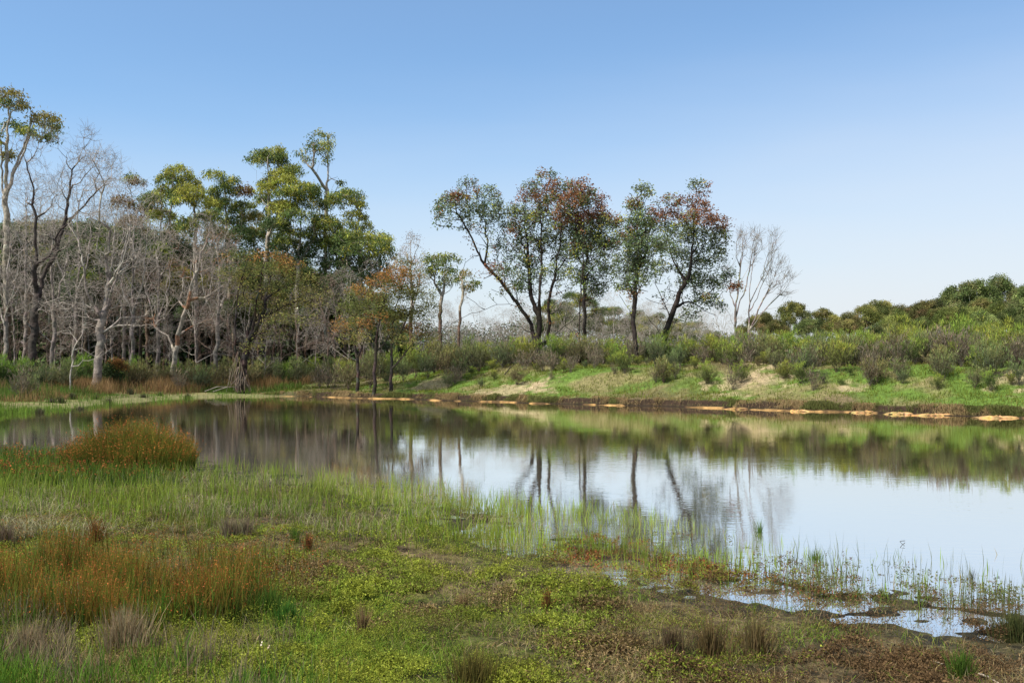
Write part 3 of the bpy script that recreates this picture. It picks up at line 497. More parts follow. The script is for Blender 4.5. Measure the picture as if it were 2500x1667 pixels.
euc('small open eucalypt with a single airy crown left of the forked red-leafed tree', 1078, 62, [[(1076, 900), (1074, 830), (1072, 770), (1078, 720), (1082, 680)], [(1078, 720), (1060, 690), (1062, 660)], [(1078, 730), (1105, 700), (1110, 670)]],
  [(1080, 630, 26, 10, 1), (1105, 640, 20, 12, 0), (1055, 640, 18, 9, 0), (1075, 660, 26, 14, 0), (1100, 672, 18, 14, 0), (1080, 690, 18, 12, 0), (1050, 665, 10, 7, 0)], R=.11, K=12, per=2.8)
euc('thin eucalypt stem with tiny leaf tufts beside the airy crown', 1122, 64, [[(1118, 900), (1120, 820), (1122, 760), (1130, 710), (1126, 670)], [(1126, 730), (1140, 700)]],
  [(1135, 665, 14, 8, 4), (1118, 680, 10, 7, 0), (1138, 700, 10, 7, 4), (1160, 690, 8, 5, 0)], R=.09, K=10)
pxtree('eucalypt', 'narrow brown-tinged sparse tree with pointed top behind the orange-tipped trees', 'tree', GE, 1002, 64, [[(1002, 900), (1002, 800), (1004, 700), (1000, 620), (1000, 565)], [(1002, 760), (1025, 690), (1030, 640)], [(1002, 740), (980, 660), (975, 620)]],
  [(1000, 590, 10, 22, 3), (985, 620, 14, 22, 3), (1018, 600, 12, 18, 3), (1032, 640, 12, 24, 3), (1005, 650, 26, 22, 3), (975, 650, 14, 22, 3), (1030, 690, 20, 24, 3)], BK_EUC, lambda C, t: jit(BRN * .9 + .02, len(C), .2), R=.12, rt=.008, bf=.3, per=4, K=5, sig=.16, L=.10, Wd=.03, lon=18)

# ---------------------------------------------------------------- repeats: variants built once, then copied with their parts
def dup(src, loc, rz, s, label, group, tint=(1, 1, 1, 1)):
    r = src.copy(); COL.objects.link(r); r.location = loc; r.rotation_euler.z = rz; r.scale = (s, s, s) if np.isscalar(s) else s
    r['label'] = label; r['group'] = group
    for ch in src.children:
        c = ch.copy(); COL.objects.link(c); c.parent = r; c.color = tint
    return r
def setcol(root, tint):
    for ch in root.children: ch.color = tint
PLACED = []   # (object, px, D, phrase, category word)
def scatter(protos, spots, group, cat):
    """spots: (px, D, variant, rz, scale, phrase, tint); the first use of a variant moves the original"""
    used = set()
    for (px, D, v, rz, s, ph, tint) in spots:
        loc = gp(px, D); loc[2] -= .04
        if v not in used:
            o = protos[v]; used.add(v); o.location = loc; o.rotation_euler.z = rz; o.scale = (s, s, s) if np.isscalar(s) else s; o['group'] = group; o['category'] = cat; setcol(o, tint)
        else: o = dup(protos[v], loc, rz, s, '', group, tint)
        PLACED.append((o, px, D, ph, group))
    for v, o in enumerate(protos):
        if v not in used:
            for ch in list(o.children): bpy.data.objects.remove(ch)
            bpy.data.objects.remove(o)
LM = [(0, 'near the left edge'), (330, 'left of twisted tree'), (520, 'by the twisted tree'), (700, 'right of twisted tree'), (860, 'by orange-tipped trees'), (1060, 'left of forked tree'), (1240, 'by the forked tree'), (1390, 'by the twin-trunked tree'),
      (1490, 'by the slim straight tree'), (1590, 'by the right-leaning tree'), (1720, 'by bare fan-branched trees'), (1870, 'right of fan-branched trees'), (2030, 'right of the sandy slope'), (2180, 'left of the tall wood'), (2330, 'below the tall wood'), (2440, 'at the right edge')]
ORD = ['first', 'second', 'third', 'fourth', 'fifth', 'sixth', 'seventh', 'eighth', 'ninth', 'tenth', 'eleventh', 'twelfth', 'thirteenth', 'fourteenth', 'fifteenth', 'sixteenth']
def write_labels():
    by = {}
    for o, px, D, ph, g in PLACED:
        lm = [t for p, t in LM if px >= p or p == 0][-1]; by.setdefault((ph, lm), []).append((px, o))
    for (ph, lm), L in by.items():
        L.sort(key=lambda t: t[0])
        for i, (px, o) in enumerate(L):
            o['label'] = f'{ph} {lm}' if len(L) == 1 else f'{ph}, {ORD[i]} of those {lm}' if i < 16 else f'{ph}, last {lm}'

# forest trunks and crowns filling the left wood
def forest_variant(h, kind):
    root = thing('forest_tree', (0, 0, 0), 'forest tree', 'tree'); w = h * .16
    G = [[(0, 0, -.3), (0.1, 0, h * .3), (rng.normal(0, .3), rng.normal(0, .3), h * .6), (rng.normal(0, .4), 0, h * .92)]]
    for k in range(3):
        a = rng.uniform(0, 6.28); G.append([(0, 0, h * rng.uniform(.4, .6)), (math.cos(a) * w * .6, math.sin(a) * w * .6, h * .7), (math.cos(a) * w, math.sin(a) * w, h * .88)])
    if kind == 'leafy':
        L = [((rng.normal(0, w * .6), rng.normal(0, w * .6), h * rng.uniform(.55, .98)), (h * .085, h * .085, h * .05), int(rng.choice([0, 2, 1, 2]))) for k in range(13)]
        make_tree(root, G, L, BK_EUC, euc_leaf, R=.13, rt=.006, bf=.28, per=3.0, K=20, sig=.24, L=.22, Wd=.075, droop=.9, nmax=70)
    else:
        L = [((rng.normal(0, w * .8), rng.normal(0, w * .8), h * f), (h * .10, h * .10, h * .09), 0) for f in (.3, .4, .5, .55, .65, .7, .8, .85, .95)]
        make_tree(root, G, L, BK_GREY, None, R=.085, rt=.006, bf=.5, per=3, nmax=70, lon=55, tips=3)
    return root
fl = [forest_variant(11 + k, 'leafy') for k in range(4)]; fd = [forest_variant(11 + k, 'dead') for k in range(4)]
SL, SD = [], []
k = 0
for px in np.arange(-30, 1000, 23):
    p = px + rng.uniform(-9, 9); D = rng.uniform(66, 88)
    top = np.interp(p, [0, 200, 330, 420, 560, 700, 900, 1000], [470, 500, 510, 560, 570, 600, 660, 730]) + rng.uniform(0, 70)
    hh = (HZ - top) * D / FOC + .4
    if (p < 340 and k % 2) or (p > 930 and k % 2): SD.append((p, D, k % 4, rng.uniform(0, 6.28), hh / (11.5 + k % 4), 'grey bare tree deep in the wood', (1, 1, 1, 1)))
    else: SL.append((p, D, k % 4, rng.uniform(0, 6.28), hh / (11.5 + k % 4), 'leafy forest tree deep in the wood', tuple(rng.choice([[.9, 1, .9, 1], [1.1, .95, .8, 1], [.7, .8, .75, 1]]))))
    k += 1
for px in np.arange(10, 960, 34):      # nearer bare poles showing at the wood's foot
    p = px + rng.uniform(-12, 12); D = rng.uniform(58, 66); tt = rng.uniform(600, 760); hh = (HZ - tt) * D / FOC + .6
    SD.append((p, D, k % 4, rng.uniform(0, 6.28), hh / (11.5 + k % 4), rng.choice(['slender dead tree at the foot of the wood', 'dark-trunked dead tree at the foot of the wood']), (1, 1, 1, 1))); k += 1
    if 'dark' in SD[-1][5]: SD[-1] = SD[-1][:6] + ((.6, .5, .46, 1),)
for px in np.arange(1030, 1800, 14):   # bare saplings seen low through the gap
    p = px + rng.uniform(-10, 10); D = rng.uniform(66, 84); tt = rng.uniform(700, 790); hh = (HZ - tt) * D / FOC + .4
    SD.append((p, D, k % 4, rng.uniform(0, 6.28), hh / (11.5 + k % 4), 'low bare grey tree behind the crest shrubs', (1, 1, 1, 1))); k += 1
for px, top in ((1340, 730), (1375, 705), (1420, 700), (1462, 738), (1505, 740), (1550, 735), (1592, 755), (1640, 770), (1690, 780), (1745, 790)):
    D = rng.uniform(84, 96); hh = (HZ - top) * D / FOC + .4
    SL.append((px, D, k % 4, rng.uniform(0, 6.28), hh / (11.5 + k % 4) , 'hazy olive-green tree behind the crest', (1.25, 1.15, 1.0, 1))); k += 1
scatter(fl, SL, 'leafy trees of the far wood', 'tree'); scatter(fd, SD, 'bare trees of the far wood', 'tree')

# umbrella-crowned eucalypts of the right-hand wood
def far_leaf(C, t):
    n = len(C); k = fbm(C[:, 0] + 3 * t, C[:, 1] + C[:, 2], 1.5, 2, 39); w = sst(.4, .7, k)[:, None]; a = np.where((t == 2)[:, None], (.060, .082, .034), (.10, .125, .045)); b = np.where((t == 4)[:, None], (.21, .18, .095), (.25, .27, .105)); return jit(a * (1 - w) + b * w, n, .14)
def umbrella_variant(h, n):
    root = thing('umbrella_tree', (0, 0, 0), 'tree', 'tree'); L, G = [], [[(0, 0, -.3), (.1, 0, h * .25), (.15, 0, h * .45)]]; w = h * .30
    for k in range(n):
        a = k * 2.4 + rng.uniform(-.3, .3); q = w * math.sqrt((k + .4) / n); z = h * (.88 - .30 * (q / w) ** 2 + rng.uniform(-.06, .03)); c = (math.cos(a) * q, math.sin(a) * q, z)
        L.append((c, (h * .15, h * .15, h * .12), int(rng.choice([0, 0, 2, 4, 2])))); 
        if k % 2 == 0: G.append([(.1, 0, h * rng.uniform(.25, .42)), (c[0] * .45, c[1] * .45, h * .6), (c[0] * .9, c[1] * .9, z - h * .05)])
    make_tree(root, G, L, BK_EUC, far_leaf, R=.16, rt=.008, bf=.25, per=1.9, K=20, sig=(.26, .26, .18), L=.26, Wd=.10, droop=.4, nmax=80, lon=20); return root
um = [umbrella_variant(10, 9) for k in range(5)]
UT = {'y': (1.2, 1.22, .9, 1), 'g': (1.0, 1.08, .95, 1), 'b': (1.12, .93, .88, 1), 'o': (1.3, 1.15, .9, 1)}
UP = {'y': 'yellow-green domed gum tree', 'g': 'dark green domed gum tree', 'b': 'bronze-brown domed gum tree', 'o': 'olive domed gum tree'}
SU = []
for i, (px, top, D, c) in enumerate([(1815, 800, 112, 'b'), (1860, 752, 118, 'b'), (1892, 768, 110, 'b'), (1935, 748, 125, 'o'), (1975, 770, 108, 'g'), (2010, 746, 120, 'o'), (2048, 746, 128, 'o'), (2075, 772, 106, 'b'), (2118, 742, 118, 'o'), (2150, 748, 128, 'o'), (2135, 788, 104, 'g'), (2172, 774, 112, 'y'), (2205, 742, 124, 'b'), (2240, 724, 128, 'b'), (2262, 738, 120, 'b'),
      (2196, 768, 106, 'y'), (2222, 776, 104, 'y'), (2255, 778, 110, 'g'), (2290, 748, 118, 'y'), (2318, 760, 106, 'y'), (2300, 732, 134, 'o'), (2335, 710, 130, 'g'), (2355, 696, 132, 'g'), (2385, 700, 126, 'g'), (2362, 730, 108, 'y'), (2398, 728, 112, 'o'), (2418, 700, 132, 'y'), (2448, 702, 136, 'g'), (2470, 702, 122, 'b'), (2500, 700, 130, 'b'), (2440, 726, 108, 'y'), (2478, 726, 110, 'g'), (2515, 722, 106, 'g'), (2540, 698, 124, 'g'), (2575, 705, 120, 'y'), (2330, 780, 98, 'g'), (2400, 770, 98, 'g'), (2460, 775, 98, 'g')]):
    hh = (HZ - top) * D / FOC + .6; SU.append((px, D, i % 5, rng.uniform(0, 6.28), (hh / 10 * .82, hh / 10 * .82, hh / 10 * rng.uniform(.80, 1.12)), UP[c], tuple(np.array(UT[c]) * [v_ := rng.uniform(.75, 1.25), v_, v_, 1])))
scatter(um, SU, 'domed gum trees of the right-hand wood', 'tree')

# broom shrubs along the bank and at the wood's foot
def shrub_variant(h, stems, green, foliage):
    root = thing('broom_shrub', (0, 0, 0), 'shrub', 'shrub'); G = [[(0, 0, -.1), (0, 0, .1)]]; tips = []
    pts = []
    for k in range(stems):
        a = rng.uniform(0, 6.28); q = rng.uniform(.05, .55) * h; z = h * rng.uniform(.45, 1.05) * (1.05 - .35 * q / h)
        for f in (.3, .55, .8, 1):
            pts.append((math.cos(a) * q * f ** 1.3 + rng.normal(0, .02), math.sin(a) * q * f ** 1.3 + rng.normal(0, .02), z * f + rng.normal(0, .02)))
    A, par, ng = grow(G, pts, .9); r, nch = radii(A, par, .028, .005)
    wood('stem', A, par, r, np.ones(len(A), bool), lambda P, rr: jit((.10, .082, .066) if green else (.15, .125, .10), len(P), .25), root)
    C = A[ng:][A[ng:, 2] > h * .3]; C = np.repeat(C, 3, 0) + rng.normal(0, .055 * h, (len(C) * 3, 3)); n = len(C); K = foliage
    c = np.repeat(C, K, 0) + rng.normal(0, .05, (n * K, 3)); d = unit(rng.normal(0, .30, (n * K, 3)) + np.array([0, 0, 1])); d[:, :2] += (c[:, :2] / h) * .5; d = unit(d)
    s = unit(np.cross(d, rng.standard_normal(d.shape))); L = rng.uniform(.10, .26, (n * K, 1)); w = rng.uniform(.008, .018, (n * K, 1))
    V = np.stack([c - s * w, c + s * w, c + d * L + s * w * .3], 1).reshape(-1, 3); F = np.arange(len(V)).reshape(-1, 3)
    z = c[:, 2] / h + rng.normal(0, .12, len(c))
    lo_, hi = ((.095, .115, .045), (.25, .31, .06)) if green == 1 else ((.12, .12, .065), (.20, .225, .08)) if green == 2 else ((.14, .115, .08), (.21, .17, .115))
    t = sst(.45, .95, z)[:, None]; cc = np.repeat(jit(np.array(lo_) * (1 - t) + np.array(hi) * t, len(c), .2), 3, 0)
    mesh('foliage', V, [F], cc, M_BLADE, root); return root
g1 = [shrub_variant(1.7, 26, 1, 8) for k in range(4)]; g2 = [shrub_variant(1.6, 26, 2, 6) for k in range(3)]; g3 = [shrub_variant(1.3, 26, 0, 2) for k in range(3)]
def bankD(px):
    """distance of the far waterline seen at px"""
    return float(np.interp(px, [0, 450, 700, 1000, 1300, 1700, 2100, 2500, 2700], [40, 50, 50, 47.5, 43, 38.6, 34.4, 30.5, 28.8]))
S1, S2, S3 = [], [], []
def put(px, off, h, kind, tint=None, ph=None):
    D = bankD(px) + off; v = rng.uniform(.85, 1.2)
    where = 'on the waterside slope' if off < 5.2 else 'on the crest' if off < 8.5 else 'behind the crest'
    if kind == 1: S1.append((px, D, int(rng.integers(4)), rng.uniform(0, 6.28), (h / 1.7 * v, h / 1.7 * v, h / 1.7), (ph or 'bright green broom shrub') + ' ' + where, tint or (v, 1.0, .9, 1)))
    if kind == 2: S2.append((px, D, int(rng.integers(3)), rng.uniform(0, 6.28), (h / 1.6 * v, h / 1.6 * v, h / 1.6), (ph or 'grey-green thin shrub') + ' ' + where, tint or (v, 1, 1, 1)))
    if kind == 3: S3.append((px, D, int(rng.integers(3)), rng.uniform(0, 6.28), (h / 1.3 * v, h / 1.3 * v, h / 1.3), (ph or 'dry grey leafless shrub') + ' ' + where, tint or (v, v, v, 1)))
for px in np.arange(1010, 2540, 21):
    p = px + rng.uniform(-9, 9); big = np.interp(p, [1000, 1500, 1700, 2100, 2200, 2500], [1.3, 1.25, 1.35, 1.1, 1.35, 1.35])
    gp_ = np.interp(p, [1000, 1450, 1560, 2500], [.55, .6, .9, .92])
    put(p, rng.uniform(8.0, 10.5), big * rng.uniform(.55, 1.2), 1 if rng.random() < gp_ else 2)
for px in np.arange(1640, 2560, 26):
    p = px + rng.uniform(-10, 10); put(p, rng.uniform(11.5, 15), np.interp(p, [1640, 1720, 2150, 2250, 2500], [1.3, 1.35, 1.5, 1.8, 1.8]) * rng.uniform(.7, 1.15), 1)
for px in np.arange(1100, 2540, 40):
    p = px + rng.uniform(-16, 16); put(p, rng.uniform(5.4, 7.6), rng.uniform(.9, 1.5), int(rng.choice([1, 2, 2, 3])))
for px in np.arange(1900, 2540, 22):
    p = px + rng.uniform(-12, 12); put(p, rng.uniform(2.6, 7.0), rng.uniform(.8, 1.4), int(rng.choice([1, 2, 3, 1, 2])))
for p, off, h, kd in ((1090, 4.6, 1.35, 2), (1170, 5.8, 1.5, 2), (1145, 6, 1.7, 2), (1110, 2.6, 1.0, 3), (1230, 6.2, 1.3, 3), (1350, 4, 1.0, 3), (1450, 3.8, 1.0, 3), (1500, 2.8, .5, 3), (1520, 3.2, .5, 2), (1620, 1.9, 1.1, 2), (1660, 4.4, 1.0, 2), (1720, 4.8, .9, 3), (1790, 1.6, .85, 3), (1785, 3.8, 1.2, 1), (1600, 4.6, 1.3, 2), (1960, 2.6, 1.3, 2), (1985, 1.4, .85, 3), (2040, 3.4, 1.2, 1), (2125, 2.4, 1.15, 3), (2130, 4.2, 1.0, 3), (2300, 2.6, 1.1, 2), (2420, 3.2, 1.0, 2), (2380, 2.2, .8, 2), (2470, 4.6, 1.1, 3),
                     (905, 2.2, 1.9, 2), (850, 1.8, 1.5, 2), (815, 2.4, 1.5, 3), (800, 3.6, 1.6, 2), (780, 3, 1.2, 3), (985, 3.4, 1.2, 2), (945, 2.4, .9, 2), (1045, 3.8, 1.4, 2), (1060, 6, 1.8, 2), (1015, 5.5, 1.7, 1), (1110, 7, 1.8, 2)):
    put(p, off, h, kd)
for px in np.arange(610, 1030, 24):
    p = px + rng.uniform(-8, 8); put(p, rng.uniform(7, 11), rng.uniform(1.1, 1.6), int(rng.choice([1, 2, 2])))
for px in np.arange(-20, 640, 24):
    p = px + rng.uniform(-9, 9); D = np.interp(p, [0, 600], [48, 56]) + rng.uniform(-1, 3)
    kd = int(rng.choice([1, 1, 2])) if p < 250 else int(rng.choice([1, 2, 2])); put(p, D - bankD(p), rng.uniform(1.1, 1.7), kd, tint=(.75, .95, .8, 1) if kd == 1 else None)
put(485, 2.8, 1.5, 2); put(50, 0.5, 1.3, 3); put(68, 1.0, 1.1, 2); put(436, 1.8, 1.2, 3)
for px in np.arange(1080, 2560, 20):
    p = px + rng.uniform(-14, 14); put(p, rng.uniform(1.6, 6.0), rng.uniform(.35, 1.1), int(rng.choice([1, 1, 2, 3])))
S1 = [s[:5] + (s[5].replace('crest', 'wood floor') if s[0] < 640 else s[5],) + s[6:] for s in S1]; S2 = [s[:5] + (s[5].replace('crest', 'wood floor') if s[0] < 640 else s[5],) + s[6:] for s in S2]
scatter(g1, S1, 'bright green broom shrubs', 'shrub'); scatter(g2, S2, 'grey-green thin shrubs', 'shrub'); scatter(g3, S3, 'dry grey leafless shrubs', 'shrub')
write_labels()
for o in [o for o in bpy.data.objects if o.name.startswith('broom_shrub') and o.get('group') != 'bright green broom shrubs']: o.name = 'thin_shrub' if 'green' in o['group'] else 'bare_shrub'
root = thing('leafy_bush', gp(268, 52), 'small dark bush with orange-brown new leaves in front of the dead trees', 'bush')
make_tree(root, [[(0, 0, -.1), (0, 0, .4), (.1, 0, .9)]], [((-.25, 0, .8), (.5, .4, .4), 2), ((.2, .1, 1.15), (.5, .4, .35), 2), ((.35, 0, .6), (.4, .4, .35), 2), ((.3, 0, 1.45), (.4, .3, .14), 3), ((.7, 0, 1.2), (.3, .3, .12), 3)], BK_DARK,
          lambda C, t: jit(np.where((t == 3)[:, None], ORG * .8, G_DARK), len(C), .2), R=.05, per=60, nmax=70, K=10, L=.10, Wd=.05, sig=.1)
# dense wood far behind, one mass
n = 30000; px = rng.uniform(-300, 1010, n); D = rng.uniform(84, 112, n); X = (px - 1250) / FOC * D
top = np.interp(px, [-300, 300, 500, 900, 1010], [520, 560, 600, 700, 830]) + 46 * (fbm(X, D, 3, 2, 77) - .5) * 2; hh = (HZ - top) * D / FOC
z = .8 + rng.uniform(0, 1, n) ** 1.3 * hh; C = np.stack([X, D, z], 1)
V, F, cc = leafquads(C, 8, (.55, .55, .45), .5, .22, .6, jit(np.where((rng.random(n) < .4)[:, None], (.17, .15, .12), G_DARK * 1.5), n, .3)); o = mesh('woodland', V, [F], cc, M_LEAF); o['kind'] = 'stuff'; o['label'] = 'dense dim woodland mass behind the left trees'; o['category'] = 'woodland'
n = 22000; px = rng.uniform(980, 2900, n); D = rng.uniform(96, 104, n) + (px > 1800) * 34; X = (px - 1250) / FOC * D
top = np.interp(px, [980, 1200, 1300, 1500, 1700, 1800, 1900, 2300, 2900], [800, 800, 780, 775, 800, 835, 838, 820, 790]) + 16 * (fbm(X, D, 2.5, 2, 78) - .5) * 2; hh = (HZ - top) * D / FOC + .6
z = 1.0 + rng.uniform(0, 1, n) ** 1.5 * hh; C = np.stack([X, D, z], 1)
V, F, cc = leafquads(C, 7, (.5, .5, .35), .30, .10, .5, jit(np.where((rng.random(n) < .35)[:, None], (.14, .125, .10), G_DARK * 1.2 + .012), n, .25)); o = mesh('scrub', V, [F], cc, M_LEAF); o['kind'] = 'stuff'; o['label'] = 'low grey-green scrub behind the crest'; o['category'] = 'scrub'

# ---------------------------------------------------------------- grasses, rushes, ground cover
def blades(name, P, h, w, c0, c1, lean=.25, label=None, bend=.35, parent=None, kind='stuff', cj=.2, dirs=None, extra=None):
    n = len(P); h = np.broadcast_to(h, (n,))[:, None]; w = np.broadcast_to(w, (n,))[:, None]
    L = rng.normal(0, lean, (n, 3)) if dirs is None else dirs + rng.normal(0, lean, (n, 3)); L[:, 2] = 0
    a = rng.uniform(0, np.pi, n); s = np.stack([np.cos(a), np.sin(a), 0 * a], 1); up = np.array([0, 0, 1.])
    ln = np.linalg.norm(L, axis=1, keepdims=True); zt = 1 / np.sqrt(1 + ln ** 2)
    mid = P + up * h * .55 * zt + L * h * .40 * zt; tip = P + up * h * (zt - bend * ln * .3) + L * h * (1 + bend * .3) * zt
    V = np.stack([P - s * w * .5, P + s * w * .5, mid + s * w * .38, mid - s * w * .38, tip], 1).reshape(-1, 3)
    b = (np.arange(n) * 5)[:, None]; Q = b + np.array([0, 1, 2, 3]); T = b + np.array([3, 2, 4])
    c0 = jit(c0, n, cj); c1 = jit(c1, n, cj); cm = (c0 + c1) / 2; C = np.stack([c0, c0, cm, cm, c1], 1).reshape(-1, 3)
    Vs, Fs, Cs = [V], [Q, T], [C]
    if extra is not None:            # seed heads: small husks near the tips
        k, col, ll, frac = extra; m = rng.random(n) < frac; t = tip[m]; q = mid[m]; f = rng.uniform(.35, 1.0, (len(t) * k, 1)); C2 = np.repeat(q, k, 0) * (1 - f) + np.repeat(t, k, 0) * f
        V2, F2, cc2 = leafquads(C2, 1, .006, ll, ll * .55, -.3, jit(col, len(C2), .3)); Vs.append(V2); Fs.append(F2 + len(V)); Cs.append(cc2)
    o = mesh(name, np.vstack(Vs), Fs, np.vstack(Cs), M_BLADE, parent)
    if parent is None: o['kind'] = kind
    if label: o['label'] = label
    if label: o['category'] = 'grass'
    return o
def px_scatter(n, x0, x1, y0, y1, dens=None, water=False, zmin=-.2):
    """spots over the near flats, denser towards the lens, kept where dens(X, Y, d, h, r) says"""
    px = rng.uniform(x0, x1, n); py = rng.uniform(y0, y1, n); D = CAMZ * FOC / (py - HZ); X = (px - 1250) / FOC * D
    for _ in range(2): h = ground(X, D)[0] if False else ground(X, D); D = (CAMZ - np.maximum(h, 0)) * FOC / (py - HZ); X = (px - 1250) / FOC * D
    h, d, F, L, g = ground(X, D, True); keep = (F < .5) & (h > zmin)
    if dens is not None: keep &= rng.random(n) < dens(X, D, d, h, px, py)
    return np.stack([X, D, h], 1)[keep], px[keep], py[keep], d[keep]
def clumped(X, Y, size, lo_, hi, s): return sst(lo_, hi, fbm(X, Y, size, 3, s))
# bright sedge standing along and in the shallow edge
def dsedge(X, Y, d, h, px, py):
    edge = np.interp(px, [-400, 300, 500, 1000, 1400, 1700, 2000, 2500, 2900], [1060, 1110, 1132, 1182, 1222, 1262, 1330, 1360, 1380]); low = np.interp(px, [-400, 0, 500, 1000, 1400, 1800, 2100, 2500], [1230, 1235, 1270, 1300, 1330, 1400, 1420, 1440])
    a = sst(-4, 14, py - edge - 14 * (fbm(X, Y, .7, 2, 81) - .5)) * (1 - sst(-20, 60, py - low)); sp = np.interp(px, [-400, 1200, 1500, 1750, 2000, 2300], [1, .9, .6, .3, .12, .06])
    return a * sp * (.10 + .9 * clumped(X, Y, .5, .35, .6, 83))
P, px, py, d = px_scatter(105000, -400, 2900, 1070, 1470, dsedge, zmin=-.5); n = len(P)
k = fbm(P[:, 0], P[:, 1], 1.3, 2, 85)[:, None]; c1 = np.where(rng.random((n, 1)) < .10, (.30, .26, .10), np.array([.17, .28, .03]) * (1 - k) + np.array([.30, .38, .055]) * k)
hh = rng.uniform(.06, .29, n) * np.interp(px, [0, 600, 1200, 1500, 1800, 2300], [1.1, 1.05, .9, .72, .6, .55]) + np.maximum(0, -P[:, 2]) * .6
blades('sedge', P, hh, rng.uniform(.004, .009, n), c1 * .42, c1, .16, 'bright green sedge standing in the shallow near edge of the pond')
# thin olive stalks out in the water on the right
def dst(X, Y, d, h, px, py):
    edge = np.interp(px, [1500, 1800, 2100, 2500, 2900], [1240, 1290, 1330, 1370, 1400]); return sst(0, 60, py - edge) * (d < .2) * (.12 + .88 * clumped(X, Y, .35, .52, .66, 91))
P, px, py, d = px_scatter(7500, 1500, 2900, 1240, 1500, dst, zmin=-.6); n = len(P)
blades('water_stalk', P, rng.uniform(.05, .24, n) + np.maximum(0, -P[:, 2]), rng.uniform(.003, .006, n), (.05, .06, .02), (.12, .14, .04), .10, 'thin olive stalks poking from the shallows on the right')
# scraps of weed afloat at the right shallows
def dwe(X, Y, d, h, px, py): return sst(-1.5, .0, -np.abs(d + .35) + 0) * (d < .35) * (.06 + .94 * clumped(X, Y,   .22, .54, .66, 95)) * sst(1250, 1600, px)
P, px, py, d = px_scatter(17000, 1250, 2900, 1280, 1520, dwe, zmin=-.3); P[:, 2] = np.maximum(P[:, 2], .002); n = len(P)
V, F, cc = leafquads(P, 4, (.018, .018, .008), .024, .010, -.1, jit(np.where((rng.random(n) < .35)[:, None], (.11, .07, .035), (.10, .11, .04)), n, .3)); V[:, 2] = np.maximum(V[:, 2], .001)
o = mesh('water_weed', V, [F], cc, M_LEAF); o['kind'] = 'stuff'; o['label'] = 'brown-green weed scraps at the waterline'; o['category'] = 'weed'
# low creeping cover over the flats
def dcov(X, Y, d, h, px, py):
    c = clumped(X, Y, .28, .38, .56, 101); r = sst(1500, 2300, px - (1600 - py) * .0) * sst(1380, 1480, py) ; bare = clumped(X, Y, .8, .30, .5, 103)
    return sst(-.028, .012, h) * (.10 + .90 * c) * (1 - .985 * r * (.35 + .65 * bare)) * np.interp(py, [1150, 1300], [.35, 1])
P, px, py, d = px_scatter(300000, -400, 2900, 1190, 1900, dcov); n = len(P); h = P[:, 2]
k = fbm(P[:, 0], P[:, 1], .5, 3, 105) + rng.normal(0, .05, n); k2 = fbm(P[:, 0], P[:, 1], 1.2, 3, 107)
k = k + .10 * (rng.random(n) - .5); base = np.array([.125, .175, .03]) * np.ones((n, 3)); base = np.where((k > .56)[:, None], (.15, .19, .03), base); base = np.where((k < .40)[:, None], (.10, .085, .035), base); base = np.where((k < .31)[:, None], (.16, .13, .075), base)
rb = (sst(1.6, .2, d) * sst(1100, 1500, px) > rng.uniform(.3, 1.6, n)) ; base = np.where((rb & (k2 > .42))[:, None], (.15, .060, .028), base); base = np.where((rb & (k2 <= .42))[:, None], (.11, .085, .04), base)
rk = (np.interp(px + (py - 1300) * .6, [1400, 2250], [0, 1]) > rng.uniform(.05, 1.0, n))[:, None]; base = np.where(rk, (.085, .060, .035), base)
P2 = P.copy(); P2[:, 2] = np.maximum(P2[:, 2], .002); P2[:, 2] += rng.uniform(0, .04, n) + .16 * np.clip(fbm(P[:, 0], P[:, 1], .16, 2, 109) - .46, 0, 1)
szp = np.repeat(.0085 + .012 * clumped(P[:, 0], P[:, 1], .5, .35, .65, 223), 6); V, F, cc = leafquads(P2, 6, (.014, .014, .010), szp, szp * .42, -.3, base * np.array([1.38, 1.22, 1.0]), .42)
o = mesh('ground_cover', V, [F], cc, M_LEAF); o['kind'] = 'stuff'; o['label'] = 'low mossy ground cover over the near flats'; o['category'] = 'ground cover'
# short grass, dry and green, all over
def dgr(X, Y, d, h, px, py): return (h > -.01) * (.15 + .85 * clumped(X, Y, .6, .4, .62, 111)) * np.interp(px, [0, 900, 1700, 2300], [1.0, .8, .5, .25])
P, px, py, d = px_scatter(240000, -400, 2900, 1180, 1900, dgr); n = len(P)
k = fbm(P[:, 0], P[:, 1], .9, 3, 113) + rng.normal(0, .10, n) + np.interp(py, [1180, 1300, 1420], [.12, .05, -.03]) * (px < 1000)
c1 = np.where((k > .54)[:, None], (.34, .27, .13), np.where((k > .44)[:, None], (.25, .27, .055), (.17, .27, .03)))
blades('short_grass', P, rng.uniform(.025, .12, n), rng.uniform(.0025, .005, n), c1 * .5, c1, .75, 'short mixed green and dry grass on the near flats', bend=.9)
def dlit(X, Y, d, h, px, py): return (h > -.004) * (.12 + .88 * clumped(X, Y, .5, .44, .62, 211))
P, px, py, d = px_scatter(60000, -400, 2900, 1300, 1900, dlit); n = len(P); c1 = np.where(rng.random((n, 1)) < .45, (.30, .235, .14), np.where(rng.random((n, 1)) < .5, (.10, .07, .045), (.20, .13, .06)))
blades('dry_litter', P + [0, 0, .012], rng.uniform(.03, .11, n), rng.uniform(.002, .0045, n), c1 * .8, c1, 2.2, 'matted dry stems and litter among the near ground cover', bend=.1)
# flattened pale straw behind the red rushes
def dstr(X, Y, d, h, px, py): return (.08 + .92 * clumped(X, Y, .8, .42, .6, 121)) * np.interp(px, [-400, 0, 700, 1100, 1400], [1, 1, .9, .4, .0])
P, px, py, d = px_scatter(26000, -400, 1400, 1160, 1320, dstr); n = len(P)
blades('straw', P + [0, 0, .02], rng.uniform(.10, .22, n), rng.uniform(.004, .007, n), (.20, .18, .10), (.30, .28, .17), 1.3, 'flattened pale straw left of the pond edge', bend=.2)
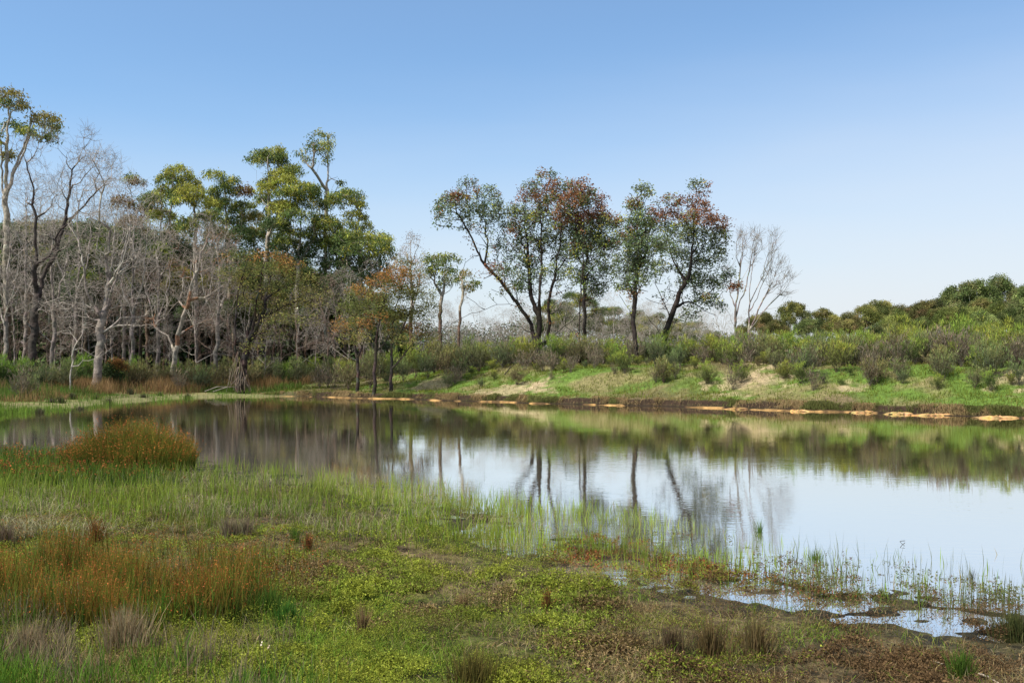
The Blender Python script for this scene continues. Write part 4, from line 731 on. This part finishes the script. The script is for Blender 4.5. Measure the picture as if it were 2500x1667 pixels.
# red-brown rush patch
def drr(X, Y, d, h, px, py):
    q = np.hypot((px - 240) / 430, (py - 1470) / 105); return (1 - sst(.55, 1.15, q + (fbm(X, Y, .6, 2, 131) - .5) * 1.7)) * (.05 + .95 * clumped(X, Y, .24, .40, .62, 133))
P, px, py, d = px_scatter(80000, -500, 860, 1330, 1640, drr); n = len(P)
cr = np.where(rng.random((n, 1)) < .4, (.24, .18, .03), np.where(rng.random((n, 1)) < .4, (.11, .20, .025), (.30, .12, .025)))
blades('red_rush', P, rng.uniform(.12, .38, n) * (.55 + .9 * fbm(P[:, 0], P[:, 1], .5, 2, 137)), rng.uniform(.003, .006, n), (.035, .075, .014), cr, .14, 'red-brown seeded rushes in a broad patch at lower left', extra=(3, (.30, .10, .03), .010, .38))
P, px, py, d = px_scatter(6000, -500, 900, 1310, 1500, lambda X, Y, d, h, px, py: .6 * clumped(X, Y, .5, .5, .62, 135) * (1 - sst(620, 900, px))); n = len(P)
blades('russet_stalk', P, rng.uniform(.10, .28, n), rng.uniform(.003, .005, n), (.05, .08, .015), (.24, .11, .025), .14, 'scattered russet stalks behind the red rush patch', extra=(3, (.30, .10, .025), .013, .6))
# green and grey-dry taller grass at the lower left
def dll(X, Y, d, h, px, py): return (1 - sst(450, 820, px + (1600 - py) * .5)) * (.1 + .9 * clumped(X, Y, .35, .38, .6, 141))
P, px, py, d = px_scatter(34000, -500, 900, 1480, 1950, dll); n = len(P); k = fbm(P[:, 0], P[:, 1], .45, 2, 143)[:, None] + rng.normal(0, .05, (n, 1))
c1 = np.where(k > .54, (.24, .19, .115), (.11, .21, .025)); blades('tall_grass', P, rng.uniform(.08, .26, n), rng.uniform(.003, .006, n), c1 * .5, c1, .25, 'tall green and dry grass at the lower left')
# the low red-tipped rushes left of the mound
P, px, py, d = px_scatter(16000, -500, 480, 1108, 1190, lambda X, Y, d, h, px, py: (.2 + .8 * clumped(X, Y, .6, .4, .6, 151)) * (1 - sst(330, 480, px)), zmin=-.5); n = len(P)
blades('pond_rush', P, rng.uniform(.14, .30, n), rng.uniform(.006, .010, n), (.04, .09, .018), np.where(rng.random((n, 1)) < .3, (.20, .10, .02), (.085, .16, .022)), .12, 'green rushes with red tips along the left edge of the pond', extra=(3, (.26, .09, .03), .03, .15))

def tuft(nm, x, D, label, cat, h, rad, n, c0, c1, lean=.16, w=.005, extra=None, group=None, dome=0., z0=None):
    b = gp(x, D); b[2] = max(b[2], -.05) - .01; a = rng.uniform(0, 6.28, n); q = rad * (np.sqrt(rng.random(n)) if dome else np.abs(rng.normal(0, .42, n))); P = np.stack([q * np.cos(a), q * np.sin(a), 0 * a], 1)
    hh = h * rng.uniform(.35, 1.15, n) * (1 - dome * (q / rad) ** 2); o = blades(nm, P, hh, rng.uniform(.7, 1.4, n) * w, c0, c1, lean, None, kind='thing', dirs=P / rad * .22, extra=extra)
    o.location = b; o['label'] = label; o['category'] = cat; del o['kind']
    if group: o['group'] = group
    return o
RT = np.array([.17, .16, .025])
tuft('rush_clump', 322, 15.2, 'large mounded rush clump with red-brown tips at the edge of the water', 'rushes', .80, .92, 9500, (.035, .075, .014), RT, .10, .008, (4, (.32, .11, .03), .021, .30), dome=.5)
tuft('rush_clump', 235, 15.6, 'smaller rush clump with rusty tips joined to the left of the large mound', 'rushes', .36, .5, 2200, (.035, .075, .014), RT, .10, .008, (3, (.25, .085, .025), .022, .35), dome=.55)
GT = 'grass tufts on the near flats'
DRY, GRN, RDT = (.28, .19, .09), (.09, .16, .025), (.19, .085, .03)
for x, y, h, rad, n, c, lab in ((886, 1560, .22, .045, 170, DRY, 'narrow upright dry brown tuft left of centre in the foreground'), (1155, 1690, .20, .16, 700, (.13, .11, .03), 'wide olive tuft with brown tips at the bottom edge near the centre'), (1640, 1585, .16, .12, 330, (.13, .09, .05), 'brown-green tuft, left of three grassy tufts in the lower right'),
      (1735, 1600, .23, .12, 420, (.17, .12, .05), 'straw-tipped upright tuft, middle of the three tufts in the lower right'), (1845, 1600, .25, .11, 420, (.19, .14, .06), 'tallest straw-coloured tuft, right of the three tufts in the lower right'), (2478, 1565, .22, .13, 650, (.08, .09, .03), 'dark rounded tuft at the right edge of the foreground'),
      (2350, 1665, .18, .07, 220, GRN, 'small green tuft near the bottom right corner'), (1128, 1480, .12, .06, 150, DRY, 'low brown tuft in the middle of the mossy flat'), (1485, 1440, .10, .07, 160, (.11, .10, .04), 'short dark tuft between the moss and the red weed'), (1335, 1490, .16, .05, 90, RDT, 'sparse reddish tuft in the middle of the flat'),
      (720, 1330, .17, .06, 160, GRN, 'green tuft right of the red rush patch, near the straw'), (752, 1345, .17, .05, 140, RDT, 'reddish upright tuft right of the red rush patch'), (560, 1305, .22, .12, 420, (.24, .19, .12), 'pale dry tuft behind the red rush patch'), (600, 1302, .20, .10, 330, (.22, .17, .11), 'pale dry tuft with a dark base, right of its pale neighbour behind the rushes'),
      (660, 1500, .19, .14, 420, GRN, 'fresh green tuft at the right end of the red rush patch'), (700, 1520, .16, .10, 260, (.08, .19, .03), 'bright green blades just right of the red rush patch'), (300, 1600, .26, .17, 650, (.33, .25, .14), 'greyish dry tuft with tall stalks at the lower left'), (60, 1610, .24, .16, 560, (.30, .23, .13), 'greyish dry tuft at the left edge of the foreground'), (235, 1330, .26, .07, 160, RDT, 'upright reddish tuft behind the left of the red rush patch'),
      (10, 1330, .20, .14, 420, (.18, .13, .09), 'dull brown tuft at the left edge above the red rushes'), (2155, 1460, .10, .03, 60, GRN, 'thin green tuft on the dark mud by the water'), (1690, 1410, .13, .03, 60, (.10, .08, .03), 'thin dark tuft on the reddish weed at the waterline'), (2372, 1412, .15, .025, 50, (.07, .06, .03), 'small dark tuft standing alone in the right shallows'), (1990, 1365, .16, .10, 150, GRN, 'clump of olive stalks in the right shallows'), (1855, 1300, .22, .05, 70, GRN, 'upright green clump standing in open water')):
    D = CAMZ * FOC / (y - HZ); D = (CAMZ - max(gz((x - 1250) / FOC * D, D), 0)) * FOC / (y - HZ)
    tuft('grass_tuft', x, D, lab, 'grass tuft', h, rad, n, np.array(c) * .55, c, .14, .0045, (2, (.26, .09, .03), .012, .3) if c is RDT else None, GT)
GS = 'dark sedge tussocks on the left shore'
for i, (x, y, lab) in enumerate(((125, 985, 'purplish dark tussock on the left mud shore, leftmost of the row'), (148, 986, 'low grey tussock just right of the purplish one'), (176, 979, 'dark flat tussock in the middle of the left mud shore'), (232, 977, 'long dark tussock left of the taller one on the mud shore'), (266, 980, 'taller sedge tussock on the left mud shore'), (318, 968, 'broad grey-green tussock behind the mud shore'),
      (350, 972, 'dark tussock at the grass edge behind the mud'), (391, 967, 'single upright dark tussock on the pale mud near the pond corner'), (458, 967, 'last dark tussock near the pond corner'), (98, 1003, 'small green tussock near the water at the left'), (195, 994, 'small green tussock on the pale mud near the water'))):
    D = CAMZ * FOC / (y - HZ) * .955; tuft('sedge_tussock', x, D, lab, 'tussock', rng.uniform(.20, .36), rng.uniform(.2, .36), 170, (.04, .04, .02), (.085, .085, .045) if i else (.12, .08, .07), .2, .014, None, GS)

# far bank grass
def world_scatter(n, x0, x1, y0, y1, f):
    X = rng.uniform(x0, x1, n); Y = rng.uniform(y0, y1, n); h, d, F, L, g = ground(X, Y, True); k = (F > .5) & (rng.random(n) < f(X, Y, d, L)); return np.stack([X, Y, h], 1)[k], d[k], L[k]
def sandfree(X, Y):
    r = 1
    for (cx, cy, rx, ry) in [(-.5, 44.6, 1.7, 1.9), (1.2, 43.8, .7, 1.0), (9.6, 39.6, 1.5, 1.6), (11, 42.4, 1.2, 1.3), (-3.6, 49.5, 1.3, 1.2), (15.8, 41, 1.5, .8), (12.4, 36.6, .7, .5), (17.2, 34.2, .9, 1.1)]: r = r * (.25 + .75 * sst(.45, 1.1, np.hypot((X - cx) / rx, (Y - cy) / ry)))
    return r
P, d, L = world_scatter(260000, -14, 26, 24, 60, lambda X, Y, d, L: (d > .55) * (d < 11) * (1 - L) * sandfree(X, Y) * (.35 + .65 * clumped(X, Y, 1.3, .36, .58, 161))); n = len(P)
k = fbm(P[:, 0], P[:, 1], 1.8, 3, 163) + rng.normal(0, .05, n) + .10 * sst(2.0, 6.5, d) - .08; c1 = np.where((k > .62)[:, None], (.24, .20, .09), np.where((k > .52)[:, None], (.22, .20, .05), (.155, .19, .025)))
blades('bank_grass', P, rng.uniform(.06, .18, n), rng.uniform(.012, .022, n), c1 * .6, c1, .4, 'short green grass over the far bank')
FP = np.array(FAR, float); sg = rng.integers(2, 9, 260000); tt = rng.random(260000)[:, None]; Q = FP[sg] * (1 - tt) + FP[sg + 1] * tt + rng.uniform(-1.5, 1.5, (260000, 2))
hq, dq, Fq_, Lq, gq = ground(Q[:, 0], Q[:, 1], True); kq = (dq > .40) & (dq < .80) & (rng.random(260000) < (1 - Lq) * (.05 + .95 * clumped(Q[:, 0], Q[:, 1], .7, .42, .62, 171))); P = np.stack([Q[:, 0], Q[:, 1], hq], 1)[kq]; d = dq[kq]; n = len(P); k = fbm(P[:, 0], P[:, 1], 1.2, 2, 173)[:, None]
c1 = np.where(k > .52, (.27, .20, .10), (.12, .13, .04)); D3 = np.stack([-.25 * np.ones(n), -1.1 * np.ones(n), 0 * d], 1)
blades('bank_fringe', P, rng.uniform(.08, .26, n), rng.uniform(.012, .022, n), c1, c1 * .8, .45, 'overhanging grass fringe along the undercut far bank', bend=2.5, dirs=D3)
# left shore flats
P, d, L = world_scatter(150000, -32, -9, 30, 60, lambda X, Y, d, L: (d > 1.6) * L * (.15 + .85 * clumped(X, Y, 1.4, .36, .6, 181)) * np.interp(d, [1.6, 4, 16], [.35, 1, .9])); n = len(P)
k = fbm(P[:, 0], P[:, 1], 2.4, 3, 183) + rng.normal(0, .04, n) + .05 * (P[:, 0] < -17); c1 = np.where((k > .60)[:, None], (.30, .19, .085), np.where((k > .52)[:, None], (.16, .17, .05), (.10, .17, .03)))
hh = np.where(k > .6, rng.uniform(.35, .85, n), rng.uniform(.12, .45, n)) * sst(1.4, 4, d); blades('shore_grass', P, hh + .05, rng.uniform(.014, .024, n), c1 * .55, c1, .22, 'green and tan tall grass behind the left shore')
P, d, L = world_scatter(220000, -26, -11, 26, 53, lambda X, Y, d, L: (d > -1.4) * (d < 1.2) * L * (.10 + .6 * sst(38, 33, Y)) * (.1 + .9 * clumped(X, Y, .8, .4, .6, 191))); n = len(P)
P[:, 2] = np.maximum(P[:, 2], -.05); blades('shore_sedge', P, rng.uniform(.12, .34, n), rng.uniform(.012, .02, n), (.07, .12, .02), (.14, .22, .03), .15, 'yellow-green sedge along the left waterline')

# fallen twigs, bark and stones
def stick(nm, pts, r, col, label, cat='stick'):
    pts = [np.array(p, float) for p in pts]; b = pts[0].copy(); q = [p - b for p in pts]; P0 = np.array(q[:-1]); P1 = np.array(q[1:]); R = np.linspace(r, r * .55, len(pts)); V, F = tubes(P0, P1, R[:-1], R[1:], 7)
    o = mesh(nm, V, [F], jit(col, len(V), .1), M_BARK, None, True); o.location = b; o['label'] = label; o['category'] = cat; return o
def nearp(px, py, z=.012):
    D = CAMZ * FOC / (py - HZ); g = max(gz((px - 1250) / FOC * D, D), 0); D = (CAMZ - g) * FOC / (py - HZ); x = (px - 1250) / FOC * D; return (x, D, max(gz(x, D), 0) + z)
stick('fallen_stick', [nearp(2270, 1611), nearp(2295, 1626), nearp(2325, 1640)], .007, (.34, .30, .25), 'thin pale fallen stick on the mud at the lower right')
stick('fallen_stick', [nearp(2390, 1660), nearp(2412, 1668), nearp(2440, 1680)], .007, (.36, .31, .26), 'pale stick cut by the bottom edge at the lower right')
stick('curved_twig', [nearp(2209, 1322, .01), nearp(2202, 1325, .02), nearp(2197, 1329, .03), nearp(2202, 1332, .02), nearp(2209, 1335, .01)], .003, (.03, .025, .02), 'tiny hooked dark twig lying in the open water', 'twig')
stick('bark_strip', [nearp(628, 1636, .02), nearp(633, 1622, .05), nearp(640, 1610, .09)], .007, (.52, .44, .36), 'pale bark strip upright in the grass, left of the pair', 'bark strip')
stick('bark_strip', [nearp(640, 1636, .02), nearp(650, 1626, .05), nearp(658, 1618, .08)], .006, (.50, .38, .30), 'pale bark strip leaning right in the grass, right of the pair', 'bark strip')
for i, (px, py, ex, ey, lab) in enumerate(((500, 962, 560, 945, 'grey fallen branch tangle left of the twisted tree foot'), (520, 960, 590, 958, 'long grey branch lying on the mud under the twisted tree'), (470, 905, 505, 940, 'leaning bare branch by the wood edge'), (1232, 925, 1262, 915, 'dark fallen branch across the sandy bank patch'))):
    D = (bankD(px) + (1.0 if py > 940 else 4)); a = gp(px, D) + [0, 0, .08]; b = gp(ex, D + .8) + [0, 0, .30]; m = (a + b) / 2 + [0, 0, .12]; stick('fallen_branch', [a, m, b], .03, (.22, .19, .16) if i < 3 else (.05, .04, .03), lab, 'branch')
# bark strips hanging round the foot of the twisted olive tree
ot = [o for o in bpy.data.objects if o.name == 'tea_tree'][0]; P0, P1 = [], []
for k in range(34):
    a = rng.uniform(0, 6.28); t0 = np.array([math.cos(a) * .15 - .05, math.sin(a) * .15, rng.uniform(.7, 2.2)]); t1 = np.array([math.cos(a) * rng.uniform(.25, .7) - .12, math.sin(a) * .5, rng.uniform(.05, .5)]); m = (t0 + t1) / 2 + [rng.normal(0, .08), 0, rng.uniform(-.1, .25)]; P0 += [t0, m]; P1 += [m, t1]
V, F = tubes(np.array(P0), np.array(P1), np.full(len(P0), .016), np.full(len(P0), .010), 4); mesh('bark_strips', V, [F], jit((.17, .13, .10), len(V), .3), M_BARK, ot)
GK = 'ochre rocks along the far waterline'
for i, (px, w, lab) in enumerate(((2440, 1.0, 'largest ochre rock heap at the right end of the far waterline'), (2280, .9, 'flat ochre ledge rock left of the largest heap'), (2110, .55, 'low ochre ledge rock, first right of the long dark undercut'), (1955, .5, 'low ochre rock under the sandy slope'), (1800, .55, 'small ochre rock below the bare fan-branched trees'), (2195, .7, 'elongated ochre rock between the two ledge rocks at right'))):
    w *= .62; Ds = np.linspace(26, 54, 700); dd = pond((px - 1250) / FOC * Ds, Ds)[0]; D = Ds[np.where(dd < 0)[0][-1]] + .05; b = gp(px, D); b[2] = .0; nn = 34; th = np.linspace(0, 2 * np.pi, nn, endpoint=False); V = [[0, 0, .05]]; Fq, Ft = [], []
    for rr, zz in ((.35, .15), (.62, .12), (.85, .07), (1, -.08)):
        for t in th: j_ = 1 + .22 * rng.standard_normal(); V.append([math.cos(t) * rr * w * j_ * 1.2, math.sin(t) * rr * .24 * j_, zz * .3 * (1 + .5 * rng.standard_normal())])
    for q in range(nn): Ft.append([0, 1 + q, 1 + (q + 1) % nn]); Fq += [[1 + r_ * nn + q, 1 + (r_ + 1) * nn + q, 1 + (r_ + 1) * nn + (q + 1) % nn, 1 + r_ * nn + (q + 1) % nn] for r_ in range(3)]
    o = mesh('ochre_rock', V, [np.array(Fq), np.array(Ft)], jit((.30, .19, .08), len(V), .35), M_BARK); o.location = b; o['label'] = lab; o['category'] = 'rock'; o['group'] = GK
